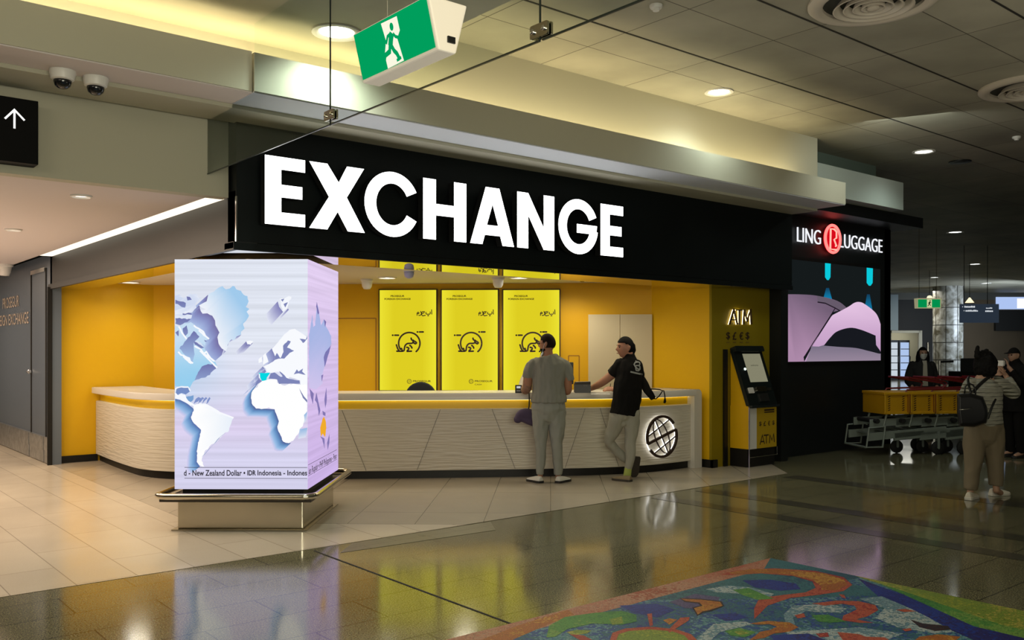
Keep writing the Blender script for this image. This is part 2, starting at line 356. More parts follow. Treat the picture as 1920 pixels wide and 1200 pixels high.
# seams drawn on the back wall: hidden door and hatch
def seam(u0, u1, v0, v1, w=.008, fr=BK, off=0.002, bottom=False):
    b = MB()
    for a in ((u0-w, u0+w, v0, v1), (u1-w, u1+w, v0, v1), (u0, u1, v1-w, v1+w)) + (((u0, u1, v0-w, v0+w),) if bottom else ()):
        b.fbox(fr, *a, 0, off)
    return b
M_seam = mat('brown shadow gap', (.30,.13,.003), .7)
ua, va = BK.uv(600, 597); ub, _ = BK.uv(705, 597)
struct('door_1', seam(ua, ub, 0, va), M_seam, 'flush yellow door outlined on the back wall', 'door')
ua, va = BK.uv(1066, 667); ub, vb = BK.uv(1086, 745)
struct('trim_13', seam(ua, ub, vb, va, bottom=True), M_seam, 'flush yellow hatch outlined on the back wall', 'hatch')
ua, va = BK.uv(1103, 590); ub, _ = BK.uv(1222, 590)
struct('trim_14', MB().fbox(BK, ua, (ua+ub)/2-.006, 0, va, 0, .05).fbox(BK, (ua+ub)/2, ub, 0, va, 0, .05), mat('cream cupboard panel', (.60,.52,.36), .5, spec=.2), 'cream panel in two halves on the back wall', 'wall panel')
ua, va = BK.uv(617, 655); ub, vb = BK.uv(632, 692)
struct('trim_15', MB().fbox(BK, ua, ub, vb, va, 0, .01), mat('grey plate', (.30,.24,.15), .5), 'small grey plate on the back wall beside the map column', 'wall plate')
# left grey wall beyond the shop
LW = Frame((2.995, 30, 0), (0, -1, 0))     # faces the corridor (-x); u runs from far to near
struct('wall_corridor', MB().box((3.0,13.62,0), (3.12,34,2.93)), M_gpan, 'blue grey panelled corridor wall', 'wall')
b = MB()
for y in (13.94, 14.87): b.box((2.985,y-.014,0), (3.0,y+.014,2.75))
struct('trim_16', b, M_joint, 'black gaps either side of the narrow panel', 'panel gaps')
struct('trim_17', MB().box((2.975,13.97,2.70), (3.0,14.84,2.76)), M_chrome, 'steel head rail above the narrow grey panel', 'rail')
for i, (y0, y1) in enumerate(((13.64,13.92),(13.97,14.84),(14.9,19.0))):
    struct('baseboard_corridor', MB().box((2.965,y0,.012), (3.0,y1,.37)).box((2.958,y0,.19), (2.966,y1,.37)), M_steel2, ['steel skirting on the narrowest grey jamb', 'steel skirting on the middle grey panel', 'steel skirting along the lettered grey wall'][i], 'skirting')
struct('trim_18', MB().box((2.94,13.60,0), (2.999,13.63,2.46)), M_kick, 'black edge strip where grey wall meets yellow', 'edge strip')
# luggage shop
YL = 7.66
struct('wall_luggage', MB().box((11.1,YL,0), (14.65,YL+.2,3.72)).box((14.45,YL,0), (14.65,16,3.72)).box((11.1,YF+.18,0), (11.28,YL,2.6)), M_blk2, 'black front wall of the luggage shop', 'wall')
struct('trim_19', MB().box((10.95,7.2,3.62), (14.85,8.6,3.79)), M_blk2, 'dark slab canopy over the luggage sign', 'canopy')
struct('trim_20', MB().box((11.1,6.98,3.79), (13.75,9.5,4.22)), M_teal, 'pale grey green bulkhead above the luggage shop', 'bulkhead')
struct('trim_21', MB().box((11.1,7.3,4.22), (13.5,9.5,ZC)), mat('dull green paint', (.12,.16,.13), .6), 'dull green wall above the pale bulkhead', 'bulkhead')
def s2l(c): return tuple((x/255/12.92 if x/255 <= .04045 else ((x/255+.055)/1.055)**2.4) for x in c)
def mixc(a, b, t): return tuple(x+(y-x)*t for x, y in zip(a, b))
# ================================================================ LED map column
P0 = at_z(327.5, 917, .35); P1 = at_z(577, 917.5, .35); P0.z = P1.z = 0
FR = Frame(P0, P1-P0); LEDW = (P1-P0).length; LEDD = 1.32; ZB, ZT = .35, 2.405
RTF = Frame(FR.pt(LEDW, 0), -FR.n)          # right face, u runs away from the viewer
led = thing('map_video_column', 'square LED video column showing a white world map, on a steel plinth', 'video column', FR.pt(LEDW/2, 0, -LEDD/2))
build('cabinet', MB().fbox(FR, .004, LEDW-.004, ZB, ZT, -LEDD, -.004).fbox(FR, .05, LEDW-.05, .27, ZB, -LEDD+.05, -.06), M_black, led)
E_led = vcol_emat('LED picture', 1.0, .10); E_led2 = vcol_emat('LED map layer', 1.0)
def backdrop(fr, w, fn, nu=10, nv=26):
    b = MB(); vs, cs = [], []
    for j in range(nv+1):
        for i in range(nu+1):
            u, v = i/nu, j/nv; vs.append(fr.pt(u*w, ZB+(ZT-ZB)*v, .0)); cs.append(fn(u, v))
    b._add(vs, [(j*(nu+1)+i, j*(nu+1)+i+1, (j+1)*(nu+1)+i+1, (j+1)*(nu+1)+i) for j in range(nv) for i in range(nu)], cs); return b
def bg_front(u, v):
    c = mixc((216,213,240), (226,231,243), min(1, max(0, (v-.25)/.4)))
    if .15 < v < .4: c = mixc(c, (222,204,236), .6*(1-abs(v-.275)/.125))
    c = mixc(c, (178,212,242), max(0, 1-u/.45)*max(0, 1-abs(v-.52)/.22)*.8)
    return s2l(c)
def bg_right(u, v): return s2l(mixc((206,180,232), (226,206,240), min(1, max(0, v*1.1))))
sf = build('screen', backdrop(FR, LEDW, bg_front), E_led, led, vcol=True); sf['label'] = 'front screen with the Atlantic map'
sr = build('screen', backdrop(RTF, LEDD, bg_right, 6), E_led, led, vcol=True); sr['label'] = 'lilac side screen with Asia and an orange Australia'
def cropA(l): return [(320+x/6.667, 520+y/6.667) for x, y in l]
def cropB(l): return [(460+x/6, 520+y/6) for x, y in l]
def cropC(l): return [(320+x/5, 690+y/5) for x, y in l]
def cropD(l): return [(450+x/5, 690+y/5) for x, y in l]
def jag(l, k=2, a=1.2):
    """break a coast line into small irregular steps"""
    out = []
    for (x0, y0), (x1, y1) in zip(l, l[1:]+l[:1]):
        out.append((x0, y0)); n = int(math.hypot(x1-x0, y1-y0)/4)
        for i in range(1, n): t = i/n; out.append((x0+(x1-x0)*t+random.uniform(-a, a), y0+(y1-y0)*t+random.uniform(-a, a)))
    return out
def inface(fr, p, w):
    u, v = fr.uv(*p); return (min(max(u, .004), w-.004), min(max(v, ZB+.004), ZT-.004))
def land(mb, fr, w, px, colf, off, ja=1.0):
    l = jag(px, a=ja) if ja else px
    cs = [colf(*p) if callable(colf) else colf for p in l]
    mb.poly(fr, [inface(fr, p, w) for p in l], off, [s2l(c) for c in cs])
def fade(mb, fr, w, line, vec, c0, c1, off, n=3, mid=None):
    """soft coloured fade that runs from a coast along vec"""
    for (a, b_) in zip(line, line[1:]):
        for k in range(n):
            t0, t1 = k/n, (k+1)/n
            q = [(a[0]+vec[0]*t0, a[1]+vec[1]*t0), (b_[0]+vec[0]*t0, b_[1]+vec[1]*t0), (b_[0]+vec[0]*t1, b_[1]+vec[1]*t1), (a[0]+vec[0]*t1, a[1]+vec[1]*t1)]
            def cc(t): return s2l(mixc(c0, mid, t*2) if (mid and t < .5) else (mixc(mid, c1, t*2-1) if mid else mixc(c0, c1, t)))
            mb.poly(fr, [inface(fr, p, w) for p in q], off, [cc(t0), cc(t0), cc(t1), cc(t1)])
SL, SE = (104,116,176), (222,226,242)
sh = MB(); ld = MB()
greenland = cropA([(470,215),(540,180),(600,130),(650,110),(690,150),(740,140),(775,108),(800,112),(820,150),(880,170),(910,215),(960,235),(975,300),(940,370),(985,395),(950,430),(980,480),(945,540),(905,580),(925,640),(880,680),(880,715),(825,740),(790,790),(760,775),(725,820),(710,880),(690,925),(640,890),(600,830),(585,750),(610,690),(585,620),(560,600),(555,540),(520,480),(460,450),(400,455),(375,420),(440,400),(370,370),(355,350),(400,325),(450,300)])
fade(sh, FR, LEDW, cropA([(470,215),(450,300),(355,350),(375,420),(460,450),(520,480),(555,540),(560,600),(610,690),(585,750),(600,830),(690,925)]), (-30, 27), (118,112,164), (190,212,238), .0006, mid=(146,160,212))
fade(sh, FR, LEDW, cropA([(690,925),(725,820),(760,775),(825,740),(885,715)]), (-8, 8), (120,124,178), SE, .0007)
def gl(x, y): t = min(1, max(0, ((x-400)/60-(y-610)/130))); return mixc((238,242,250), (160,202,236), t)
land(ld, FR, LEDW, greenland, gl, .0016)
na = cropA([(45,600),(100,615),(160,580),(250,560),(300,600),(410,680),(480,770),(440,790),(430,850),(340,790),(290,810),(340,850),(420,880),(460,940),(520,1020),(560,1060),(580,1130),(480,1160),(390,1200),(300,1290),(240,1380),(190,1360),(45,1360)])
land(sh, FR, LEDW, na, lambda x, y: mixc((198,222,243), (150,206,238), min(1, max(0, (y-640)/60))), .0009)
land(ld, FR, LEDW, cropA([(50,230),(110,215),(160,260),(240,200),(330,215),(375,260),(330,310),(300,400),(270,440),(180,420),(150,460),(270,470),(260,510),(140,510),(100,470),(50,480)]), lambda x, y: mixc((200,212,238), (236,240,250), random.random()), .0012, 2.4)
for q in ([(60,280),(120,300),(190,320),(180,380),(110,350),(60,330)], [(200,240),(240,245),(265,280),(210,290)], [(150,450),(250,445),(270,465),(150,470)], [(60,510),(250,525),(210,560),(120,600),(60,580)],
          [(110,890),(200,780),(290,670),(360,740),(290,820),(300,960),(280,1075),(240,1000),(170,960)], [(320,710),(360,740),(330,770)], [(290,800),(380,850),(420,880),(380,890),(300,840)], [(375,1140),(420,1100),(530,1080),(570,1140),(440,1250),(300,1290)], [(420,780),(455,800),(430,805)], [(150,640),(200,600),(215,700),(180,740)], [(60,690),(100,660),(95,740)]):
    l = cropA(q); y0 = min(p[1] for p in l)
    land(sh, FR, LEDW, l, lambda x, y: mixc((112,116,172), (160,188,226), min(1, (y-y0)/50)), .0013, 1.2)
# pale shore lines
wl = MB()
for q in (cropA([(95,930),(130,970),(230,1010),(250,1080),(280,1075)]), cropA([(290,600),(350,640),(410,680),(440,740),(480,770)]), cropA([(300,860),(380,900),(410,960),(450,930),(500,1010),(550,1050),(580,1130)]), cropA([(100,615),(140,690),(200,770)]),
          cropC([(270,335),(320,340),(400,380),(450,410),(470,435),(590,468)]), cropC([(40,235),(70,265),(130,255),(150,300),(190,345),(225,352)])):
    wl.stroke(FR, [inface(FR, p, LEDW) for p in jag(q[:-1], a=.8)[:-2]+[q[-1]]], .014, .0020)
wl.c = [s2l((248,250,255))]*len(wl.v)
# south america
fade(sh, FR, LEDW, cropC([(35,290),(90,300),(150,330),(220,385),(190,460),(220,520),(285,580),(275,640),(250,760),(245,880),(275,925)]), (-19, 14), (84,108,168), (214,206,238), .0006, mid=(128,182,226))
fade(sh, FR, LEDW, cropC([(520,603),(470,640),(430,692),(380,740),(320,810)]), (-7, 6), (110,126,180), (235,240,250), .0026)
land(sh, FR, LEDW, cropC([(50,200),(100,180),(170,185),(182,220),(140,250),(100,235),(60,262),(45,230)]), (118,142,196), .0014)
land(sh, FR, LEDW, cropC([(140,270),(215,255),(215,290),(175,340),(150,310)]), (120,160,208), .0014)
for k in range(4): land(sh, FR, LEDW, cropC([(230+38*k,300),(262+34*k,272),(290+28*k,285),(215+40*k,338)]), (128,146,200), .0012)
land(ld, FR, LEDW, cropC([(35,190),(60,180),(110,172),(165,172),(188,205),(182,222),(165,185),(100,182),(55,195),(48,230),(62,260),(100,240),(130,255),(180,330),(220,350),(218,362),(150,330),(90,296),(35,285)]), (246,248,254), .0018, .5)
land(ld, FR, LEDW, cropC([(215,350),(270,335),(320,340),(400,380),(450,410),(480,430),(590,468),(560,540),(540,600),(510,605),(470,650),(430,695),(385,715),(350,760),(325,770),(300,830),(290,870),(315,925),(270,910),(245,880),(250,760),(275,640),(285,580),(220,520),(190,460),(220,400)]), lambda x, y: mixc((255,255,255), (232,240,250), min(1, max(0, (x-385)/50))), .0018)
# europe, africa
fade(sh, FR, LEDW, cropD([(180,130),(120,210),(105,260),(110,330),(150,380),(245,382),(325,388),(335,420),(365,500),(350,550),(380,630),(405,690),(430,702),(478,703)]), (-17, 16), (78,94,150), (216,208,238), .0006, mid=(120,180,226))
fade(sh, FR, LEDW, cropB([(350,750),(300,800),(335,890),(330,930),(200,1000),(235,1060),(150,1090),(165,1160),(60,1240)]), (-22, 21), (124,128,180), SE, .0007, mid=(170,180,220))
fade(sh, FR, LEDW, cropB([(365,270),(380,330),(425,390)]), (-22, 24), (130,130,184), SE, .0007)
fade(sh, FR, LEDW, cropB([(480,350),(490,365)]), (-17, 18), (130,130,184), SE, .0007)
fade(sh, FR, LEDW, cropA([(945,800),(960,840),(1030,820)]), (-20, 20), (124,124,178), SE, .0007)
fade(sh, FR, LEDW, cropD([(632,410),(600,440),(560,575),(632,560)]), (-3, 18), (150,186,226), SE, .0008)
land(ld, FR, LEDW, cropB([(200,1005),(330,940),(335,890),(300,800),(350,750),(440,640),(500,590),(560,580),(620,620),(706,680),(706,1330),(620,1200),(620,1160),(530,1130),(500,1120),(470,1150),(390,1060),(330,1065),(285,1075),(240,1060),(235,1030)]), (248,250,254), .0018, .6)
land(ld, FR, LEDW, cropD([(190,120),(250,110),(345,105),(350,140),(420,165),(460,150),(550,155),(632,160),(632,400),(600,440),(605,490),(590,545),(560,575),(545,620),(500,680),(460,705),(430,700),(405,690),(380,630),(350,550),(365,500),(350,450),(330,410),(325,385),(290,380),(270,370),(245,380),(200,385),(150,380),(110,330),(105,260),(120,210),(165,180),(180,140)]), (255,255,255), .0020)
land(ld, FR, LEDW, cropA([(945,800),(990,790),(1035,800),(1000,842),(960,830)]), (248,250,254), .0018, .5)
land(ld, FR, LEDW, cropB([(385,240),(430,240),(490,210),(520,220),(490,290),(470,350),(420,385),(400,320)]), (244,247,253), .0016, 1.6)
for q in ([(480,710),(512,720),(470,790),(550,825),(500,850),(440,915),(395,912),(430,840),(425,770)], [(545,1092),(580,1035),(600,1060),(650,1025),(640,1060),(680,1097),(600,1080)],
          [(285,1080),(330,1070),(400,1120),(440,1112),(490,1142),(610,1160),(615,1196),(430,1196),(380,1200),(360,1150),(262,1140)], [(330,930),(375,915),(400,915),(355,850),(335,890)], [(610,690),(680,700),(705,660),(705,690),(650,740)], [(385,1055),(440,1100),(470,1140),(450,1150),(390,1075)], [(400,250),(440,240),(420,275)], [(430,300),(480,280),(450,340)], [(135,1160),(165,1150),(190,1166),(160,1190),(110,1215)]):
    land(ld, FR, LEDW, cropB(q), (126,134,184), .0024, .5)
land(ld, FR, LEDW, cropB([(150,920),(185,890),(192,950),(150,965)]), (248,250,254), .0026, .4)
land(ld, FR, LEDW, cropB([(200,880),(230,850),(262,950),(200,985)]), (248,250,254), .0026, .4)
land(ld, FR, LEDW, cropD([(555,190),(600,265),(632,300),(632,325),(590,280)]), (124,130,176), .0026, .3)
land(ld, FR, LEDW, cropB([(152,1076),(282,1074),(242,1130),(240,1155),(190,1166),(178,1150)]), (6,216,226), .0028, .3)
land(ld, FR, LEDW, cropB([(152,1086),(166,1086),(166,1140),(154,1130)]), (250,252,255), .0030, 0)
build('map_shadows', sh, E_led2, sf, vcol=True)
build('continents', ld, E_led2, sf, vcol=True)['label'] = 'white continents with Spain in turquoise'
build('shore_lines', wl, E_led2, sf, vcol=True)
tk = MB()
u0, v0 = FR.uv(346, 876.4); u1 = LEDW-.004
for py in (876.4, 896.6): v = FR.uv(400, py)[1]; tk.poly(FR, [(u0, v-.002), (u1, v-.002), (u1, v+.002), (u0, v+.002)], .003)
ua, va = FR.uv(345, 892); ub, vb = FR.uv(576, 881.5)
uc = FR.uv(464, 892)[0]; ud = FR.uv(492, 892)[0]
text_mb('d - New Zealand Dollar \u2022', FR, ua, FR.uv(460, 892)[0], va, vb, .003, bold=.02, mb=tk)
text_mb('IDR', FR, uc, FR.uv(480, 892)[0], va+.004, vb-.002, .003, bold=.03, mb=tk)
text_mb('Indonesia - Indones', FR, FR.uv(483, 892)[0], ub, va+.004, vb, .003, bold=.02, mb=tk)
build('ticker_text', tk, mat('ticker ink', (.02,.02,.06), .8), sf, normals=False)
# right face
sh = MB()
land(sh, RTF, LEDD, cropB([(715,640),(735,520),(752,420),(762,560),(785,540),(803,275),(830,400),(850,540),(885,470),(905,550),(965,660),(968,750),(910,850),(890,1000),(860,1110),(870,1190),(800,1260),(715,1240)]), lambda x, y: mixc((168,182,228), (206,196,236), min(1, max(0, (y-640)/80))), .0012, .5)
for q in ([(650,190),(690,240),(682,340),(660,260)], [(700,300),(715,230),(752,400),(738,450),(720,330)], [(760,70),(780,60),(765,130)], [(770,400),(800,420),(800,450),(775,440)], [(750,640),(790,660),(792,760),(770,670)], [(815,700),(838,610),(836,700),(820,770)], [(800,380),(790,300),(808,180),(812,300)]):
    land(sh, RTF, LEDD, cropD(q), (132,120,178), .0015, .3)
land(sh, RTF, LEDD, cropB([(800,275),(828,400),(815,420),(795,330)]), (120,112,172), .0016, .3); land(sh, RTF, LEDD, cropB([(880,470),(908,500),(895,560)]), (120,112,172), .0016, .3); land(sh, RTF, LEDD, cropB([(900,840),(965,760),(940,850),(890,1010),(880,900)]), (124,120,180), .0017, .4)
build('map_shadows', sh, E_led2, sr, vcol=True)
sh = MB(); land(sh, RTF, LEDD, cropD([(750,560),(770,480),(785,455),(800,490),(808,560),(795,650),(775,615),(755,645)]), (240,172,44), .002, .4)
build('continent', sh, E_led2, sr, vcol=True)['label'] = 'orange Australia'
tk = MB()
for a, c in (((577.6,873),(618,849)), ((577.6,895),(617,867))):
    q0 = RTF.uv(*a); q1 = RTF.uv(*c); vv = (q0[1]+q1[1])/2
    tk.poly(RTF, [(.004, vv-.002), (LEDD*.94, vv-.002), (LEDD*.94, vv+.002), (.004, vv+.002)], .002)
va = RTF.uv(590, 880)[1]
text_mb('ian Rupiah \u2022 PHP Philippines - Peso', RTF, .03, LEDD*.93, va-.035, va+.045, .002, bold=.01, mb=tk)
build('ticker_text', tk, MATS['ticker ink'], sr, normals=False)
# plinth, flange, rail tray
build('plinth', MB().fbox(FR, .06, LEDW-.02, .012, .26, -LEDD+.14, .09), M_steel, led, bevel=.012)
build('base_flange', MB().fbox(FR, .02, LEDW+.02, .003, .014, -LEDD+.1, .13), M_steel, led)
rr = .10; rail = []
for cu_, co_, a0 in ((LEDW+.10-rr, .20-rr, 0), (-.10+rr, .20-rr, 90), (-.10+rr, -LEDD-.15+rr, 180), (LEDW+.10-rr, -LEDD-.15+rr, 270)):
    rail += [FR.pt(cu_+rr*math.cos(math.radians(a0+k*22.5)), .315, co_+rr*math.sin(math.radians(a0+k*22.5))) for k in range(5)]
build('guard_rail', MB().tube(rail, .028, 12, closed=True), M_steel, led, smooth=True)
build('tray', MB().fbox(FR, -.07, LEDW+.07, .262, .285, -LEDD-.1, .17), mat('dark tray', (.05,.042,.035), .4, metal=.5), led)
for u in (.2, LEDW-.25): build('rail_bracket', MB().fbox(FR, u, u+.04, .286, .32, .10, .16), M_steel, led)

# ================================================================ exchange counter (a curved sweep)
CP = smooth_line([(3.60,13.74),(3.56,12.9),(3.545,12.1),(3.58,11.6),(3.78,11.15),(4.35,10.6),(5.3,9.89),(6.3,9.2),(7.31,8.53),(8.0,8.11),(8.6,7.87),(9.1,7.80),(9.60,7.80)], 10)
CP = [Vector((p[0], p[1])) for p in CP]
def cnorm(i):
    a = CP[max(i-1, 0)]; b_ = CP[min(i+1, len(CP)-1)]; d = (b_-a).normalized(); return Vector((d.y, -d.x))
def cpt(i, off, z): p = CP[i]+cnorm(i)*off; return Vector((p.x, p.y, z))
def sweep(prof, i0=0, i1=None):
    i1 = len(CP) if i1 is None else i1
    return MB().loft([[cpt(i, o, z) for o, z in prof] for i in range(i0, i1)])
def wave_mat():
    m = bpy.data.materials.new('rippled white counter cladding'); nt, b = nodes(m); L = nt.links
    b.inputs['Base Color'].default_value = (.60,.555,.46,1); b.inputs['Roughness'].default_value = .38; b.inputs['Specular IOR Level'].default_value = .4
    tc = nt.nodes.new('ShaderNodeTexCoord'); mp = nt.nodes.new('ShaderNodeMapping'); mp.inputs['Scale'].default_value = (1.7, 1.7, 20)
    n = nt.nodes.new('ShaderNodeTexVoronoi'); n.feature = 'SMOOTH_F1'; n.inputs['Scale'].default_value = 2.2; n.inputs['Smoothness'].default_value = .4
    bp = nt.nodes.new('ShaderNodeBump'); bp.inputs['Strength'].default_value = .3; bp.inputs['Distance'].default_value = .03
    L.new(tc.outputs['Object'], mp.inputs[0]); L.new(mp.outputs[0], n.inputs[0]); L.new(n.outputs['Distance'], bp.inputs['Height']); L.new(bp.outputs[0], b.inputs['Normal'])
    return m
M_wave = wave_mat()
ct = thing('exchange_counter', 'long curved white service counter with rippled front and yellow light band', 'counter', (6.3, 9.3, 0))
build('skirting', sweep([(-.05,0),(-.05,.1),(-.3,.1),(-.3,0)]), M_kick, ct)
front = build('front_panel', sweep([(-.012,.1),(0,.104),(0,.857),(-.012,.865),(-.3,.865),(-.3,.1)]), M_wave, ct, smooth='auto')
build('light_band', sweep([(-.055,.865),(-.055,.975),(-.2,.975),(-.2,.865)]), mat('glossy yellow band', (.78,.50,.006), .35, spec=.4), ct, smooth='auto')
build('light_strip', sweep([(-.03,.967),(-.045,.967),(-.045,.974),(-.03,.974)], 4), emat('amber light strip', (1,.78,.35), 3), ct)
build('worktop', sweep([(.06,.975),(.066,.982),(.066,1.052),(.058,1.062),(-.62,1.062),(-.62,.975)], 1), M_counter, ct, smooth='auto')
e = Frame((9.56, 7.735, 0), (1, 0, 0))
prof = [(0,0),(.155,0),(.155,.99)]+arc(.085, .992, .07, 0, 90, 6)+[(0,1.062)]
build('end_panel', MB().prism(e, prof, -.62, .0), M_counter, ct, smooth='auto')
def cidx(px, z):
    return min(range(len(CP)), key=lambda i: abs(proj(cpt(i, 0, z))[0]-px))
def cfrac(px, z):
    i = cidx(px, z); best = None
    for a in (i-1, i):
        if 0 <= a < len(CP)-1:
            xa, xb = proj(cpt(a, 0, z))[0], proj(cpt(a+1, 0, z))[0]
            if (xa-px)*(xb-px) <= 0 and abs(xb-xa) > 1e-6: best = (a, (px-xa)/(xb-xa))
    if best is None: return cpt(i, .002, z)
    a, t = best; return cpt(a, .002, z).lerp(cpt(a+1, .002, z), t)
M_pj = mat('grey panel joint', (.12,.11,.095), .7)
for a, c in ((641,686.5),(825.6,782),(922.5,966),(1097,1059.5),(1125,1160)):
    L = [cfrac(a+(c-a)*k/8, .855-.745*k/8) for k in range(9)]; build('panel_joint', MB().tube(L, .0026, 6), M_pj, ct)
# globe emblem on the counter front
gi = cidx(1236, .5); gp = cpt(gi, 0, .50); gn = cnorm(gi); GF = Frame(gp, (-gn.y, gn.x, 0)) if False else Frame(gp, (CP[gi+1]-CP[gi-1]).to_3d())
gu, gv = GF.uv(1236.5, 818); GF = Frame(GF.pt(gu, gv), GF.u)
R = .262
gl_ = thing('globe_emblem', 'round dark bronze globe emblem with white halo light on the counter front', 'emblem', GF.o)
hal = MB(); rim = MB(); mer = MB()
up_arc = arc(0, 0, R, 38, 198, 30); lo_arc = arc(0, 0, R, 218, 378, 30)
d0 = (up_arc[-1][0], up_arc[-1][1]); d1 = (lo_arc[-1][0], lo_arc[-1][1])
def tubes(mb, pts, r, o): mb.tube([GF.pt(u, v, o) for u, v in pts], r, 8)
bar = [d0, (d1[0], d1[1])]
rim.stroke(GF, up_arc, .032, .035, .06).stroke(GF, lo_arc, .032, .035, .06).stroke(GF, [up_arc[-1], lo_arc[-1]], .032, .035, .06)
ca, sa = math.cos(math.radians(28)), math.sin(math.radians(28))
def rot(p): return (p[0]*ca-p[1]*sa, p[0]*sa+p[1]*ca)
for rx in (-.11, 0, .11):
    mer.stroke(GF, [rot((rx*math.cos(math.radians(a)), R*.95*math.sin(math.radians(a)))) for a in range(-90, 91, 9)] if rx else [rot((0, -R*.95)), rot((0, R*.95))], .012, .035, .05)
for v in (-.125, .125):
    w = math.sqrt(R*R-v*v)*.96; mer.stroke(GF, [rot((-w, v)), rot((w, v))], .012, .035, .05)
build('rim', rim, M_brand, gl_, smooth='auto'); build('meridian_lines', mer, M_brand, gl_)
E_halo = emat('halo light', (1, .98, .93), 3.5)
tubes(hal, arc(0, 0, R-.004, 0, 360, 40), .007, .02)
for a, c in ((up_arc[-1], lo_arc[-1]), (rot((0,-R*.9)), rot((0,R*.9))), (rot((-.22,.125)), rot((.22,.125))), (rot((-.22,-.125)), rot((.22,-.125)))): tubes(hal, [a, c], .005, .022)
build('halo_light', hal, E_halo, gl_, smooth=True)

# ================================================================ menu screens on the back wall
E_scr = vcol_emat('yellow poster light', 1.0)
M_ink = mat('dark brown print', (.03,.015,.008), .7)
def s_uv(fr, q0, k): return [fr.uv(700+x/5.715+q0, 530+y/5.715, .06) for x, y in k]
names = ['first', 'second', 'third']
for i, (xa, xb) in enumerate(((709.5, 820), (826, 935.5), (941.5, 1051))):
    ua, va = BK.uv(xa, 733, .06); ub, vb = BK.uv(xb, 541.5, .06); um = (ua+ub)/2
    va = BK.uv((xa+xb)/2, 734, .06)[1]; vb = BK.uv((xa+xb)/2, 541.5, .06)[1]
    s = thing('poster_screen', ['lit yellow kangaroo poster screen above the dark chair', 'lit yellow kangaroo poster screen between the other two', 'lit yellow kangaroo poster screen behind the man in grey'][i], 'screen', BK.pt(um, va), 'yellow poster screens')
    build('frame', MB().fbox(BK, ua, ub, va, vb, .005, .055), mat('dark bronze frame', (.045,.022,.008), .4, metal=.3), s, bevel=.004)
    b = MB(); n, cs, vs = 8, [], []
    ga, gb, gc, gd = ua+.018, ub-.018, va+.018, vb-.018
    for j in range(n+1):
        for k in range(n+1):
            a, c = k/n, j/n; e_ = max(0, 1-min(a, 1-a)/.25)
            vs.append(BK.pt(ga+(gb-ga)*a, gc+(gd-gc)*c, .057)); cs.append(s2l(mixc((222,206,34), (238,228,52), e_*.9)))
    b._add(vs, [(j*(n+1)+k, j*(n+1)+k+1, (j+1)*(n+1)+k+1, (j+1)*(n+1)+k) for j in range(n) for k in range(n)], cs)
    p = build('poster', b, E_scr, s, vcol=True)
    W, Hh = gb-ga, gd-gc
    def q(x, y): return (ga+(x-62)/(676-62)*W, gd-(y-72)/(1150-72)*Hh)
    t = MB(); t2 = MB(); t3 = MB(); t4 = MB()
    text_mb('PROSEGUR', BK, q(182,0)[0], q(332,0)[0], q(0,146)[1], q(0,126)[1], .060, bold=.03, mb=t)
    text_mb('FOREIGN EXCHANGE', BK, q(115,0)[0], q(400,0)[0], q(0,178)[1], q(0,158)[1], .060, bold=.03, mb=t)
    text_mb('PROSEGUR', BK, q(425,0)[0], q(620,0)[0], q(0,1062)[1], q(0,1042)[1], .060, bold=.02, mb=t2)
    text_mb('CASH', BK, q(425,0)[0], q(500,0)[0], q(0,1096)[1], q(0,1080)[1], .060, bold=.01, mb=t2)
    # small round mark beside the lower words
    t5 = MB(); c0 = q(385, 1055); r0 = W*.038
    t5.stroke(BK, [(c0[0]+r0*math.cos(a*PI/10), c0[1]+r0*math.sin(a*PI/10)) for a in range(20)], .006, .060, .060, closed=True)
    for k in (-.4, .1, .6): t5.stroke(BK, [(c0[0]-r0*.8, c0[1]+r0*(k-.3)), (c0[0]+r0*.8, c0[1]+r0*(k+.2))], .004, .060, .060)
    # greeting in arabic letters (as displayed)
    w = .012
    for l in ([(627,285),(629,332)], [(612,308),(614,325),(606,332),(575,333),(566,326),(566,312)], [(512,318),(530,305),(552,305),(545,318),(528,322),(518,338),(530,350),(560,345)],
              [(508,302),(518,318),(514,336),(500,346),(488,345)], [(470,345),(470,320),(480,310),(492,318),(486,328),(472,324)]):
        t3.stroke(BK, [q(*p_) for p_ in l], w, .060, .060, cap=True)
    for d in ((590,348),): t3.stroke(BK, [q(d[0]-4, d[1]), q(d[0]+4, d[1])], .016, .060, .060, cap=True)
    # line drawing of a kangaroo inside an open ring
    w = .024
    ring = [q(385+116*math.cos(math.radians(a)), 645-116*math.sin(math.radians(a))) for a in range(-50, 222, 8)]
    t4.stroke(BK, ring, w, .060, .060, cap=True)
    for l in ([(245,662),(258,700),(275,728)], [(250,730),(320,728),(332,700),(340,670),(365,648),(412,645),(425,632),(428,612)], [(405,590),(412,608),(440,622),(463,638),(452,650),(432,640)], [(358,688),(378,695),(376,712),(362,730),(408,730)], [(392,668),(406,680),(414,696)], [(228,558),(268,558)], [(496,523),(536,523)], [(203,558),(207,558)], [(472,523),(476,523)], [(300,700),(310,728)]):
        t4.stroke(BK, [q(*p_) for p_ in (smooth_line([(a, b_) for a, b_ in l], 5) if len(l) > 2 else l)], w, .060, .060, cap=True)
    build('heading', t, M_ink, p, normals=False); build('footer_mark', t5, M_ink, p, normals=False); build('footer_words', t2, M_ink, p, normals=False); build('greeting', t3, M_ink, p, normals=False); build('kangaroo_drawing', t4, M_ink, p, normals=False)
